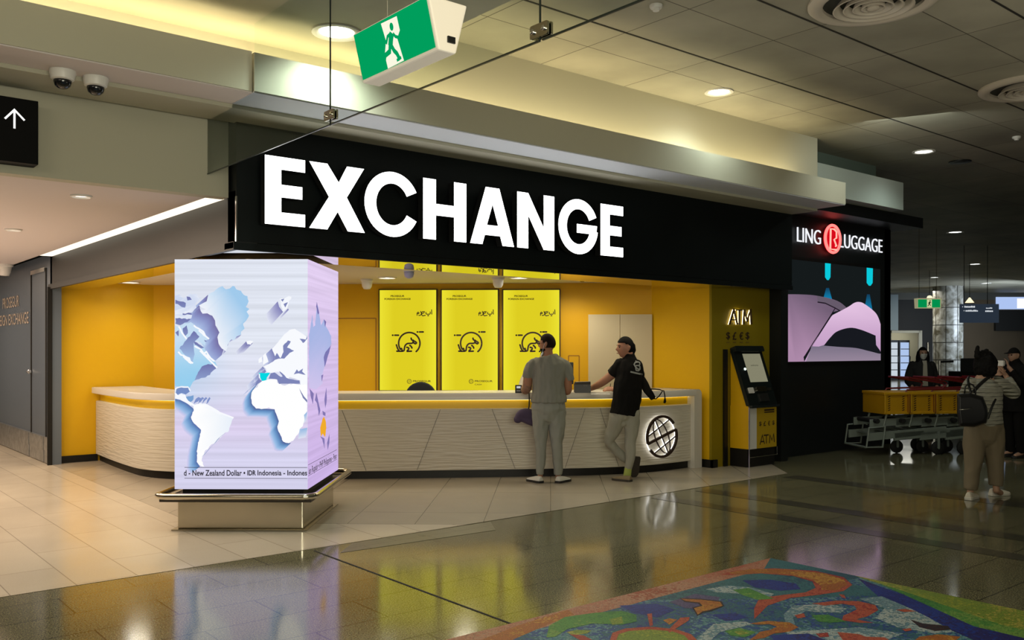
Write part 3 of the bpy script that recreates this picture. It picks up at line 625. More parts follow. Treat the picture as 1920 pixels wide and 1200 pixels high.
# ================================================================ EXCHANGE sign
SG = Frame((0, YF-.09, 0), (1, 0, 0))
def sq(x, y): return SG.uv(x, y)
sgn = thing('illuminated_sign', 'large glowing white EXCHANGE letters on the black fascia', 'sign', (5.5, YF, 3.0))
zt = sum((sq(488.75,292.5)[1], sq(1158,390)[1]))/2; zb = sum((sq(488.5,420.75)[1], sq(1158,483.75)[1]))/2
HL = zt-zb
def lx(px): return sq(px, 430)[0]
def letter_E(x0, x1):
    w = x1-x0; s = w*.40; b = HL*.185
    P = [(0,0),(w,0),(w,b),(s,b),(s,HL/2-b/2),(w*.93,HL/2-b/2),(w*.93,HL/2+b/2),(s,HL/2+b/2),(s,HL-b),(w,HL-b),(w,HL),(0,HL)]
    return [P]
def letter_X(x0, x1):
    w = x1-x0; t = w*.315
    return [[(0,0),(t,0),(w*.5,HL*.285),(w-t,0),(w,0),(w*.665,HL*.52),(w*.985,HL),(w*.985-t,HL),(w*.52,HL*.735),(t,HL),(w*.0,HL),(w*.345,HL*.5)]]
def letter_H(x0, x1):
    w = x1-x0; t = w*.29; b = HL*.19
    return [[(0,0),(t,0),(t,HL/2-b/2),(w-t,HL/2-b/2),(w-t,0),(w,0),(w,HL),(w-t,HL),(w-t,HL/2+b/2),(t,HL/2+b/2),(t,HL),(0,HL)]]
def letter_N(x0, x1):
    w = x1-x0; t = w*.29
    return [[(0,0),(t,0),(t,HL*.60),(w-t,0),(w,0),(w,HL),(w-t,HL),(w-t,HL*.40),(t,HL),(0,HL)]]
def letter_A(x0, x1):
    w = x1-x0; t = w*.27
    return [[(0,0),(t,0),(t+w*.055,HL*.165),(w/2,HL*.165),(w/2,HL*.34),(w*.37,HL*.34),(w*.5,HL*.71),(w*.5,HL),(w*.345,HL)],
            [(w,0),(w*.655,HL),(w*.5,HL),(w*.5,HL*.71),(w*.63,HL*.34),(w*.5,HL*.34),(w*.5,HL*.165),(w-t-w*.055,HL*.165),(w-t,0)]]
def ring_letter(w, a0, a1):
    cy, ry = HL/2, HL*.515; o = 1.03
    rx = w/2 if a1-a0 > 300 else w*.53
    return rx, ry, cy
def build_letter(kind, pa, pb):
    x0, x1 = lx(pa), lx(pb); w = x1-x0; b = MB()
    if kind in 'CG':
        a0, a1 = (27, 333) if kind == 'C' else (24, 352)
        rx = w*.515; ry = HL*.52; k = .335*rx*1.25
        O = arc(x0+rx, zb+HL/2, rx, a0, a1, 40, ry); I = arc(x0+rx, zb+HL/2, rx-k*.98, a0 if kind == 'C' else a0, a1, 40, ry-k*.86)
        b.band(SG, O, I, 0, .085)
        if kind == 'G':
            b.prism(SG, [(x0+w*.47, zb+HL*.385), (x0+w*.985, zb+HL*.385), (x0+w*1.0, zb+HL*.55), (x0+w*.47, zb+HL*.55)], .0, .086)
    else:
        for P in dict(E=letter_E, X=letter_X, H=letter_H, N=letter_N, A=letter_A)[kind](x0, x1): b.prism(SG, [(x0+u, zb+v) for u, v in P], 0, .085)
    return b
M_lside = mat('black letter return', (.01,.011,.011), .4)
for ch, pa, pb in (('E',488.75,563.5),('X',571.5,675),('C',674.5,774),('H',784,864.5),('A',872,954),('N',960,1029),('G',1037,1109),('E',1116,1158)):
    # luminous face in front, black returns behind
    lb = build_letter(ch, pa, pb); fc = MB(); n = 0
    o = build('letter', lb, [E_white, M_lside], sgn, normals=True)
    for p in o.data.polygons: p.material_index = 0 if p.normal.y < -.9 else 1
# ================================================================ wall of the cash machine
AT = Frame((9.78, 7.62, 0), (1, 0, 0))
def aq(x, y): return AT.uv(1300+x/3.155, 520+y/3.155)
t = thing('illuminated_sign', 'thin ATM letters with golden halo on the dim yellow wall', 'sign', AT.pt(.6, 2.1))
def draw_atm(fr, q, dep0, dep1, w):
    r = []
    for strokes in ([[(200,279),(226,192),(247,279)],[(210,252),(238,252)]], [[(240,194),(276,194)],[(258,194),(258,279)]], [[(283,279),(288,194),(306,258),(324,194),(330,279)]]):
        b = MB()
        for s_ in strokes: b.stroke(fr, [q(*p) for p in s_], w, dep0, dep1)
        r.append(b)
    return r
for b in draw_atm(AT, aq, .03, .05, .016): build('letter', b, M_brand, t)
b = MB()
for s_ in ([(200,279),(226,192),(247,279)], [(210,252),(238,252)], [(240,194),(276,194)], [(258,194),(258,279)], [(283,279),(288,194),(306,258),(324,194),(330,279)]):
    b.tube([AT.pt(*aq(*p), .016) for p in s_], .005, 6)
build('halo_light', b, emat('golden halo', (1,.80,.42), 5), t)
t = thing('currency_symbols', 'row of small dark currency signs under the ATM letters', 'lettering', AT.pt(.6, 1.8))
for ch, x in (('$',205),('\u00a3',243),('\u20ac',283),('$',320)):
    u0, v0 = aq(x-11, 370); u1, v1 = aq(x+11, 324)
    build('symbol', text_mb(ch, AT, u0, u1, v0, v1, -.003, .008, bold=.01), M_brand, t)
    u0, v0 = aq(x-9, 388); u1, v1 = aq(x+9, 382)
    build('caption', MB().fbox(AT, u0, u1, v0, v1, -.003, .003), mat('brown caption', (.16,.10,.01), .6), t)
# ---- the machine
AX0, AX1, AY0, AY1 = 10.17, 10.80, 7.30, 7.61
atm = thing('cash_machine', 'black and yellow cash machine with sloping screen face', 'cash machine', (10.48, 7.46, 0))
build('plinth', MB().box((AX0,AY0+.03,0), (AX1,AY1,.25)), M_kick, atm)
build('cabinet', MB().box((AX0,AY0+.012,.25), (AX1,AY1,.83)).loft([[Vector((x,AY1,.83)),Vector((x,AY0+.03,.83)),Vector((x,AY1-.03,1.6)),Vector((x,AY1,1.6))] for x in (AX0+.01,AX1-.01)]), mat('yellow machine panels', (.70,.40,.006), .4, spec=.4), atm)
AF = Frame((AX0, AY0+.01, 0), (1, 0, 0)); aw = AX1-AX0
build('door', MB().fbox(AF, .17, aw, .25, .82, 0, .012), mat('dim yellow machine door', (.52,.33,.008), .4), atm)['label'] = 'yellow front with ATM lettering'
build('side_strip', MB().fbox(AF, .0, .165, .25, .82, 0, .014), M_wplast, atm)['label'] = 'pale corner strip'
build('guard_frame', MB().tube([(AX0-.012,AY0-.01,0),(AX0-.012,AY0-.01,.24),(AX0-.012,AY0-.01,.82)], .008, 6).tube([(AX0,AY0-.01,.14),(AX1,AY0-.01,.14),(AX1,AY0-.01,.25)], .006, 6), M_chrome, atm)
b = MB()
def fq(x, y): return (.17+(x-365)/(480-365)*(aw-.17), .82-(y-768)/(1028-768)*.57)
for ch, x in (('$',385),('\u00a3',410),('\u20ac',435),('$',461)):
    u0, v0 = fq(x-7, 892); u1, v1 = fq(x+7, 862); text_mb(ch, AF, u0, u1, v0, v1, .013, bold=.02, mb=b)
b.fbox(AF, fq(408,0)[0], fq(466,0)[0], fq(0,798)[1], fq(0,788)[1], .012, .014).fbox(AF, fq(408,0)[0], fq(466,0)[0], fq(0,810)[1], fq(0,803)[1], .012, .014)
build('notice', b, M_brand, atm); b = MB()
for s_ in ([(383,1006),(397,948),(409,1004)], [(388,988),(404,988)], [(404,950),(434,950)], [(420,950),(420,1003)], [(438,1003),(441,948),(452,985),(462,946),(467,1000)]):
    b.stroke(AF, [fq(*p) for p in s_], .018, .013, .013)
build('lettering', b, M_brand, atm, normals=False)
SP = Frame((AX0, AY0, .835), (1, 0, 0), (0, .27, .765)); sh_ = Vector((0,.27,.765)).length
build('fascia_panel', MB().rbox(SP, -.01, aw+.01, 0, sh_, -.04, .012, .03), mat('black machine fascia', (.008,.012,.012), .25, spec=.5), atm)
build('screen', MB().fbox(SP, .17, aw-.06, .33, .74, .012, .016), emat('cash machine screen', (.30,.29,.19), .75), atm)
b = MB()
text_mb('welcome', SP, .28, .45, .56, .585, .017, mb=b)
build('screen_text', b, mat('grey print', (.12,.12,.08), .6), atm, normals=False)
build('top_hood', MB().rbox(SP, -.012, aw+.012, sh_-.05, sh_+.03, -.03, .06, .02), MATS['black machine fascia'], atm)
build('keypad', MB().fbox(SP, .26, .46, .05, .16, .012, .03), mat('dark metal', (.12,.12,.12), .3, metal=.9), atm)
build('card_slot', MB().rbox(SP, .06, .17, .17, .25, .012, .03, .01), M_wplast, atm)
build('cash_slot', MB().rbox(SP, .24, .46, .19, .26, .012, .035, .02), M_steel, atm)
build('receipt_slot', MB().fbox(SP, .48, .58, .2, .24, .012, .025), M_chrome, atm)
build('shelf', MB().box((AX0+.0,AY0-.05,.805), (AX1+.02,AY0+.02,.84)), MATS['black machine fascia'], atm, bevel=.008)
build('lamp', MB().lathe(SP.pt(.13, .52, .012), [(.018,0),(.014,.012),(.004,.016)], SP.n, 12), emat('green white lamp', (.75,1,.85), 3), atm)
struct('trim_22', MB().box((10.02,7.595,0), (10.10,7.625,1.6)), M_kick, 'black recess beside the cash machine', 'recess edge')

# ================================================================ luggage shop sign and video wall
LG = Frame((11.1, YL, 0), (1, 0, 0))
def lq(x, y): return LG.uv(1440+x*.26667, 380+y*.26667)
t = thing('illuminated_sign', 'white and red luggage shop name beside the black fascia', 'sign', LG.pt(1.5, 3.2))
E_wl = emat('white neon', (.93,.95,1), 1.0)
za, zb_ = lq(190,275)[1], lq(190,172)[1]
ua = lq(188,0)[0]; 
# the shop name continues to the left behind the black fascia
for word, x0, x1 in (('LING', 190, 355), ('LUGGAGE', 488, 788)):
    u0 = LG.uv(1440+x0*.26667, 450)[0]; u1 = LG.uv(1440+x1*.26667, 460)[0]
    n = len(word); 
    me = text_mb(word, LG, u0, u1, za, zb_, .03, .015, bold=-.012)
    build('lettering', me, E_wl, t)
for ch, k in (('R', 1),): pass
cu_, cv_ = lq(427, 258); Rr = .30
sx = (lq(478,258)[0]-lq(374,258)[0])/2; 
disc = thing('round_logo_sign', 'glowing red round sign with a letter R between the two words', 'sign', LG.pt(cu_, cv_))
build('disc', MB().prism(LG, [(cu_+sx*.98*math.cos(a*PI/24), cv_+sx*.98*math.sin(a*PI/24)) for a in range(48)], .03, .06), emat('deep red glow', (.75,.004,.012), .9), disc)
build('ring', MB().tube([LG.pt(cu_+sx*math.cos(a*PI/24), cv_+sx*math.sin(a*PI/24), .07) for a in range(48)], .022, 8, closed=True), emat('bright red neon', (1,.10,.09), 3.2), disc, smooth=True)
rn = MB()
s_ = sx
rn.tube([LG.pt(cu_+s_*x, cv_+s_*y, .08) for x, y in ((.42,-.78),(-.42,-.78),(-.36,.72),(.12,.72),(.42,.55),(.42,.1),(.1,-.04),(.42,-.5),(.3,-.52))], .014, 6)
build('letter', rn, emat('pink red neon', (1,.25,.2), 2.2), disc)
vw = thing('video_wall', 'large video screen showing a lilac suitcase under blue lights', 'screen', LG.pt(1.8, 2.2))
u0, v0 = LG.uv(1472, 678.6); u1, v1 = LG.uv(1647, 505)
v0 = (v0+LG.uv(1647, 675.5)[1])/2
build('frame', MB().fbox(LG, u0-.03, u1+.05, v0-.02, v1+.05, .0, .03), M_black, vw)
E_vw = vcol_emat('video picture', .95)
pb = MB()
def VW(l, col, off):
    P = [LG.uv(1440+x*.26667, 380+y*.26667) for x, y in l]; P = [(min(max(a, u0), u1), min(max(b_, v0), v1)) for a, b_ in P]
    cs = [s2l(col(*p) if callable(col) else col) for p in l]
    pb.poly(LG, P, off, cs)
VW([(118,300),(778,300),(778,1130),(118,1130)], (22,27,28), .032)
def sm(l, k=5): return [tuple(q) for q in smooth_line(l, k)]
def dens(l, k=6):
    out = []
    for a, b_ in zip(l, l[1:]+l[:1]): out += [(a[0]+(b_[0]-a[0])*i/k, a[1]+(b_[1]-a[1])*i/k) for i in range(k)]
    return out
for x, w, ya, yb in ((407,20,420,545), (702,22,440,585)):
    VW([(x-w,ya),(x+w,ya+8),(x+w-2,yb-20),(x+6,yb),(x-6,yb),(x-w,yb-20)], (10,206,224), .034)
for x, ya, yb, w in ((405,600,690,34), (692,645,790,34)):
    VW([(x-10,ya),(x+10,ya),(x+w,yb),(x-w,yb)], lambda a, b_: (20,60,90) if b_ < 700 and a != 0 and abs(b_-ya) < 2 else (16,140,190), .034)
VW(dens(sm([(118,645),(220,646),(330,655),(470,690),(545,745)])+[(440,770),(300,1000),(235,1085),(240,1120),(118,1120)],2), lambda x, y: mixc((112,94,116), (176,140,172), min(1, max(0, (y-640)/330+(260-x)/500))), .036)
VW([(330,655),(470,690),(545,745),(485,760),(450,740),(380,708),(335,700)], (104,92,108), .037)
VW(dens([(240,1120),(300,1000),(430,800)]+sm([(440,790),(545,735),(590,706),(625,699),(665,714),(745,780),(778,860)])+[(778,1120)],2), lambda x, y: mixc((196,158,198), (232,198,230), min(1,max(0,(1000-y)/260))), .038)
VW(dens([(290,1010),(340,1012)]+sm([(380,1000),(420,950),(470,905),(560,880),(640,895),(740,935)])+[(745,1000),(778,1060),(778,1120),(250,1120)],2), lambda x, y: mixc((120,112,132), (152,136,156), min(1, max(0, (y-1000)/100))), .040)
VW(sm([(375,1005),(420,950),(470,905),(560,880),(640,895),(740,935)])+sm([(742,1000),(778,1060),(700,1045),(600,1022),(480,1014),(375,1005)]), (24,26,32), .042)
pb.cm = 0
for l in ([(330,700),(385,708),(420,725),(455,742),(490,762)], [(455,742),(400,830),(300,985),(240,1080)]):
    P = [LG.uv(1440+x*.26667, 380+y*.26667) for x, y in l]; k = len(pb.v); pb.stroke(LG, P, .018, .044, .044); pb.c[k:] = [s2l((30,22,34))]*(len(pb.v)-k)
build('picture', pb, E_vw, vw, vcol=True)

# ================================================================ floor mosaic
MZ = Frame((0, 0, .0), (1, 0, 0), (0, 1, 0))
def mosaic_mat(name, cols, scale=58):
    m = bpy.data.materials.new(name); nt, b = nodes(m); L = nt.links
    tc = nt.nodes.new('ShaderNodeTexCoord'); v = nt.nodes.new('ShaderNodeTexVoronoi'); v.inputs['Scale'].default_value = scale
    e = nt.nodes.new('ShaderNodeTexVoronoi'); e.feature = 'DISTANCE_TO_EDGE'; e.inputs['Scale'].default_value = scale
    sp = nt.nodes.new('ShaderNodeSeparateColor'); n = nt.nodes.new('ShaderNodeTexNoise'); n.inputs['Scale'].default_value = 1.6; n.inputs['Detail'].default_value = 3
    ad = nt.nodes.new('ShaderNodeMath'); ad.operation = 'MULTIPLY_ADD'; ad.inputs[1].default_value = .34
    ns = nt.nodes.new('ShaderNodeMapRange'); ns.inputs['From Min'].default_value = .28; ns.inputs['From Max'].default_value = .72; ns.inputs['To Min'].default_value = -.05; ns.inputs['To Max'].default_value = .72
    cr = nt.nodes.new('ShaderNodeValToRGB'); cr.color_ramp.interpolation = 'CONSTANT'
    while len(cr.color_ramp.elements) < len(cols): cr.color_ramp.elements.new(.5)
    for i, c in enumerate(cols): cr.color_ramp.elements[i].position = i/len(cols); cr.color_ramp.elements[i].color = (*[x*.72 for x in s2l(c)], 1)
    L.new(tc.outputs['Object'], v.inputs['Vector']); L.new(tc.outputs['Object'], e.inputs['Vector']); L.new(tc.outputs['Object'], n.inputs['Vector'])
    L.new(v.outputs['Color'], sp.inputs[0]); L.new(n.outputs['Fac'], ns.inputs[0]); L.new(sp.outputs[0], ad.inputs[0]); L.new(ns.outputs[0], ad.inputs[2]); L.new(ad.outputs[0], cr.inputs[0])
    g = nt.nodes.new('ShaderNodeMapRange'); g.inputs['From Min'].default_value = .02; g.inputs['From Max'].default_value = .07; g.inputs['To Min'].default_value = .45; g.inputs['To Max'].default_value = 1
    mx = nt.nodes.new('ShaderNodeMix'); mx.data_type = 'RGBA'; mx.blend_type = 'MULTIPLY'; mx.inputs[0].default_value = 1
    L.new(e.outputs['Distance'], g.inputs[0]); L.new(cr.outputs[0], mx.inputs[6]); L.new(g.outputs[0], mx.inputs[7]); L.new(mx.outputs[2], b.inputs['Base Color'])
    b.inputs['Roughness'].default_value = .5; b.inputs['Specular IOR Level'].default_value = .35
    return m
MM = dict(
 field=mosaic_mat('mosaic blue field', [(34,62,150),(44,100,140),(60,120,130),(44,86,160),(110,160,170),(70,140,150),(150,180,180)]),
 pale=mosaic_mat('mosaic pale tesserae', [(150,180,190),(120,160,175),(190,205,205),(100,150,170)]),
 red=mosaic_mat('mosaic red tesserae', [(190,70,50),(205,96,66),(180,60,50)]),
 orange=mosaic_mat('mosaic orange tesserae', [(205,140,40),(190,110,40),(220,160,60)]),
 border=mosaic_mat('mosaic terracotta border', [(190,96,70),(200,130,100),(205,150,120),(180,90,60)]),
 green=mosaic_mat('mosaic green tesserae', [(60,140,70),(90,160,70),(130,175,80)]),
 lime=mosaic_mat('mosaic lime tesserae', [(170,180,60),(140,165,60),(190,185,80)]),
 blue=mosaic_mat('mosaic deep blue tesserae', [(24,44,140),(30,60,160),(40,40,120)]),
 teal=mosaic_mat('mosaic teal tesserae', [(50,110,125),(60,125,135),(40,95,120)]),
 dark=mosaic_mat('mosaic dark tesserae', [(40,30,40),(60,36,40),(30,30,50)]),
 violet=mosaic_mat('mosaic violet tesserae', [(90,80,130),(100,90,140),(70,70,120)]))
order = list(MM); mo = MB()
def mz(k, l, z, crop=True):
    mo.cm = order.index(k)
    P = [at_z(*(((780+x/1.6842), (980+y/1.6842)) if crop else (x, y)), z) for x, y in l]
    mo.poly(MZ, [(min(p.x, 5.9), min(p.y, 4.04)) for p in P], z)
mo.cm = 0; mo.poly(MZ, [(-2,-3),(5.9,-3),(5.9,4.04),(-2,4.04)], .003)
mo.cm = order.index('border'); mo.poly(MZ, [(-2,3.86),(5.55,3.86),(5.9,4.04),(-2,4.04)], .0034); 
mo.cm = order.index('teal'); mo.poly(MZ, [(5.55,3.86),(5.9,4.04),(5.9,3.3),(5.6,3.3)], .0034); mo.poly(MZ, [(4.3,3.86),(5.6,3.86),(5.7,2.9),(5.2,3.2)], .0034)
mo.cm = order.index('lime'); mo.poly(MZ, [(5.9,3.35),(5.9,-3),(5.35,-3),(5.5,2.2)], .0036)
mo.cm = order.index('green'); mo.poly(MZ, [(5.87,3.2),(5.5,2.2),(5.35,-3),(5.25,-3),(5.35,2.3)], .0037)
mo.cm = order.index('blue'); mo.poly(MZ, [(5.85,3.3),(5.45,2.3),(5.25,-3),(4.95,-3),(5.05,2.1),(5.45,2.9)], .0035)
def band(k, outer, inner, z): mz(k, outer+inner[::-1], z)
# large red and orange hook
band('red', [(960,165),(1010,150),(1130,144),(1260,152),(1350,172),(1378,196),(1350,216),(1270,228),(1180,238),(1110,262),(1070,303)], [(1000,165),(1090,160),(1190,168),(1252,186),(1262,206),(1230,220),(1160,228),(1100,236),(1080,246),(1068,270),(1068,303)], .0042)
band('orange', [(985,158),(1060,146),(1170,148),(1290,160),(1352,180),(1362,196),(1330,214),(1280,212)], [(1010,164),(1090,158),(1180,164),(1250,180),(1274,196),(1280,205),(1280,210),(1280,212)], .0044)
mz('pale', [(915,210),(985,198),(1060,205),(1130,225),(1110,240),(1040,225),(950,220)], .0040)
mz('blue', [(1030,182),(1120,180),(1200,192),(1215,210),(1150,215),(1070,205)], .0040)
mz('green', [(1000,212),(1050,206),(1130,240),(1080,244),(1030,228)], .0043)
mz('violet', [(800,250),(880,225),(960,235),(940,275),(850,270)], .0040)
mz('orange', [(838,240),(900,243),(960,250),(968,262),(930,275),(905,280),(890,290),(878,270),(905,262),(895,252),(850,247)], .0046)
mz('dark', [(832,238),(900,240),(966,248),(973,263),(935,279),(908,284),(888,295),(872,268),(898,262),(890,255),(848,250)], .0044)
# second hook
band('red', [(1250,255),(1330,246),(1400,248),(1450,260),(1460,276),(1425,296),(1390,305),(1445,316)], [(1290,262),(1345,256),(1385,262),(1392,274),(1370,285),(1350,293),(1345,308),(1400,316)], .0042)
mz('pale', [(1160,290),(1190,262),(1290,256),(1330,262),(1360,272),(1340,285),(1230,280),(1190,300),(1200,330),(1170,325)], .0040)
mz('green', [(1248,292),(1300,290),(1360,312),(1310,316),(1270,312)], .0043)
mz('pale', [(1400,240),(1470,232),(1560,270),(1620,300),(1700,345),(1640,350),(1520,330),(1450,300),(1480,270)], .0039)
mz('pale', [(1170,345),(1400,330),(1540,350),(1480,372),(1180,372)], .0038)
mz('red', [(1335,225),(1352,228),(1358,240),(1345,236)], .0045); mz('red', [(1515,275),(1545,272),(1580,280),(1540,282)], .0045)
mz('red', [(1195,292),(1225,286),(1230,298),(1205,302)], .0045); mz('red', [(1262,350),(1300,347),(1305,360),(1275,362)], .0045); mz('red', [(1535,336),(1562,333),(1565,340),(1545,343)], .0046)
mz('dark', [(1560,305),(1600,318),(1680,326),(1690,338),(1640,342),(1590,330)], .0046)
mz('red', [(1330,345),(1400,352),(1420,360),(1480,362),(1500,374),(1350,374)], .0044)
mz('orange', [(1590,360),(1650,352),(1720,360),(1700,374),(1570,374)], .0044)
# left circle, its rays and the green feather
mz('green', [(412,362),(420,325),(470,298),(560,285),(650,278),(695,290),(698,312),(650,322),(560,318),(480,335),(440,360)], .0042)
mz('lime', [(610,305),(650,296),(655,318),(620,322)], .0045)
mz('lime', [(475,345),(510,338),(555,340),(540,350),(495,356)], .0044)
band('red', [(612,372),(620,348),(660,334),(740,328),(820,336),(868,352),(890,372)], [(632,372),(640,352),(672,342),(740,337),(808,343),(848,356),(862,372)], .0045)
mz('lime', [(632,372),(640,352),(672,342),(740,337),(808,343),(848,356),(862,372)], .0043)
for l in ([(730,288),(745,286),(748,325),(738,326)], [(835,300),(864,298),(862,308),(800,348),(795,340)], [(780,308),(800,302),(826,306),(800,322)]): mz('orange' if l[0][0] == 780 else 'red', l, .0046)
band('orange', [(1055,318),(1110,310),(1180,315),(1208,330),(1180,344),(1130,350),(1100,364),(1050,372)], [(1080,322),(1115,320),(1140,328),(1120,338),(1085,345),(1070,358),(1060,365),(1050,372)], .0044)
mz('green', [(975,342),(1020,332),(1075,345),(1040,362),(995,356)], .0044)
mz('lime', [(1005,345),(1030,340),(1050,350),(1025,356)], .0046)
mz('pale', [(880,372),(940,320),(1040,312),(1060,320),(960,345),(930,372)], .0039)
mz('blue', [(640,262),(760,255),(820,275),(760,300),(690,285)], .0039); mz('blue', [(930,290),(1010,285),(1050,300),(980,312)], .0039); mz('blue', [(1120,355),(1240,350),(1300,372),(1130,372)], .0039)
mz('red', [(485,352),(530,356),(560,372),(520,372)], .0045)
mz('orange', [(200,372),(330,322),(480,275),(500,290),(420,320),(300,372)], .0035)
for k_, (cx, cy, r_, w_, a0_, a1_) in zip(('red','orange','green','lime','red','violet','orange','pale','blue'), ((4.6,1.6,.5,.14,20,250),(3.2,2.0,.45,.12,100,330),(4.9,.4,.6,.2,-60,140),(2.0,1.5,.5,.16,0,200),(3.6,.5,.4,.12,60,300),(1.2,2.4,.4,.2,0,180),(.6,1.0,.5,.14,90,300),(3.0,-.8,.7,.2,0,220),(5.0,-1.2,.5,.2,0,200))):
    mo.cm = order.index(k_); O = arc(cx, cy, r_, a0_, a1_, 18); I = [(cx+(x-cx)*(1-w_*2*math.sin(PI*i/18)), cy+(y-cy)*(1-w_*2*math.sin(PI*i/18))) for i, (x, y) in enumerate(O)]
    for i in range(18): mo.poly(MZ, [O[i], O[i+1], I[i+1], I[i]], .0041)
o = build('floor_mosaic', mo, list(MM.values()), normals=False)
tag(o, 'colourful abstract mosaic set into the granite floor', 'mosaic')

# ================================================================ hanging and ceiling fittings
M_glass = bpy.data.materials.new('smoke screen glass'); nt, b = nodes(M_glass); nt.nodes.remove(b)
tr = nt.nodes.new('ShaderNodeBsdfTransparent'); tr.inputs[0].default_value = (.90,.955,.925,1); gs = nt.nodes.new('ShaderNodeBsdfGlossy'); gs.inputs['Roughness'].default_value = .02
gs.inputs[0].default_value = (.9,1,.95,1)
fr_ = nt.nodes.new('ShaderNodeFresnel'); fr_.inputs[0].default_value = 1.45; mx = nt.nodes.new('ShaderNodeMixShader')
nt.links.new(fr_.outputs[0], mx.inputs[0]); nt.links.new(tr.outputs[0], mx.inputs[1]); nt.links.new(gs.outputs[0], mx.inputs[2]); nt.links.new(mx.outputs[0], nt.nodes['Material Output'].inputs[0])
M_gedge = mat('dark glass edge', (.012,.02,.017), .3)
GX = 2.80; GF2 = Frame((GX, 0, 0), (0, -1, 0))
for k, (pts, lab) in enumerate(((([(5.245,3.06),(7.365,3.06),(7.365,3.525),(6.425,3.525),(6.425,4.045),(5.245,4.045)]), 'hanging glass smoke screen panel touching the black fascia end'),
                 ([(3.185,3.06),(5.225,3.06),(5.225,4.045),(3.185,4.045)], 'hanging glass smoke screen panel between the two clamps'),
                 ([(1.10,3.06),(3.165,3.06),(3.165,4.045),(1.10,4.045)], 'hanging glass smoke screen panel nearest the viewer'))):
    g = thing('hanging_glass_screen', lab, 'glass screen', (GX, pts[0][0], 3.06), 'hanging glass smoke screens')
    build('pane', MB().poly(GF2, [(-y, z) for y, z in pts][::-1]), M_glass, g, normals=False)
    ys = [p[0] for p in pts]
    build('edge', MB().box((GX-.005,min(ys),3.052), (GX+.005,max(ys),3.06)).box((GX-.005,min(ys)-.004,3.06), (GX+.005,min(ys),4.04)), M_gedge, g)
for y, z, lab in ((5.235, 3.115, 'steel glass clamp just above the EXCHANGE letters'), (3.175, 3.10, 'steel glass clamp beside the running man sign')):
    c = thing('glass_clamp', lab, 'clamp', (GX, y, z), 'glass clamps')
    for s_ in (-1, 1):
        fr2 = Frame((GX+s_*.010, y, z), (0, -s_*-1 if False else -1, 0)); b = MB().rbox(Frame((GX+s_*.012, y, z), (0, -1, 0)), -.062, .062, -.032, .032, -.006, .006, .008)
        build('plate', b, M_steel, c)
        b = MB()
        for yy in (-.038, .038): b = MB().lathe((GX+s_*.018, y+yy, z), [(.013,0),(.013,.008),(.006,.012)], (s_,0,0), 12); build('bolt', b, M_chrome, c, smooth='auto')
# big exit sign
EX = Frame((2.0, 3.45, 2.764), (0, -1, 0), (-.05, 0, .205)); EW = .58; EH = math.hypot(.05, .205)
ex = thing('exit_sign', 'large green running man exit sign hanging under the ceiling', 'exit sign', (2.04, 3.16, 2.86))
sec = [(2.0,2.764),(2.085,2.764),(2.14,2.968),(1.95,2.968)]
build('housing', MB().loft([[Vector((x,y,z)) for x, z in sec] for y in (3.45,2.87)]), mat('cream lit housing', (.66,.60,.50), .5, emit=(1,.88,.70), estr=.22), ex, bevel=.008)
build('face', MB().poly(EX, [(.012,.012),(EW-.012,.012),(EW-.012,EH-.008),(.012,EH-.008)], .003), emat('green sign face', s2l((0,158,92)), 1.0), ex, normals=False)
def eq(x, y): return EX.uv(560+x/3, y/3)
b = MB().poly(EX, [eq(468,133), eq(557,90), eq(575,170), eq(560,215), eq(598,340), eq(508,386), eq(490,310), eq(497,230)], .005)
build('doorway_panel', b, emat('cream sign panel', s2l((250,248,225)), 1.0), ex, normals=False)
b = MB(); c0 = eq(530, 150)
b.poly(EX, [(c0[0]+.0135*math.cos(a*PI/8), c0[1]+.016*math.sin(a*PI/8)) for a in range(16)], .007)
for l, w in (([(532,185),(527,215),(524,258)], .032), ([(577,212),(552,205),(538,188)], .013), ([(528,186),(508,205),(500,248)], .013), ([(526,250),(545,285),(560,300),(578,335)], .020), ([(522,250),(520,290),(495,312),(492,335)], .020), ([(560,340),(585,322)], .012)):
    b.stroke(EX, [eq(*p) for p in l], w, .007, .007)
text_mb('legend 30m', EX, eq(712,290)[0], eq(762,270)[0], .016, .022, .005, mb=b) if False else None
build('running_man', b, MATS['green sign face'], ex, normals=False)
build('sensor_window', MB().box((2.04,2.862,2.80), (2.075,2.870,2.825)), M_black, ex)
build('mounting_plate', MB().box((1.99,2.95,2.968), (2.10,3.37,2.99)), mat('grey metal', (.25,.24,.22), .4, metal=.6), ex)
for y in (3.0, 3.32): build('suspension_rod', MB().tube([(2.045,y,2.99),(2.045,y,4.05)], .003, 6), M_chrome, ex)
# arrow sign
AS = Frame((0, 7.21, 0), (1, 0, 0))
u1, v1 = AS.uv(72, 190); v0 = AS.uv(72, 309)[1]
ar = thing('wayfinding_sign', 'black box sign with a white up arrow on the cream wall', 'sign', AS.pt(.9, (v0+v1)/2))
build('box', MB().fbox(AS, .15, u1, v0, v1, -.15, 0), mat('black sign face', (.002,.002,.002), .6, spec=.1), ar, bevel=.004)
b = MB().stroke(AS, [AS.uv(27,241), AS.uv(27,208)], .014, .002, .002).stroke(AS, [AS.uv(9,222.5), AS.uv(27,206), AS.uv(46,226)], .014, .002, .002)
build('arrow', b, emat('white arrow', (1,1,.96), 1.1), ar, normals=False)
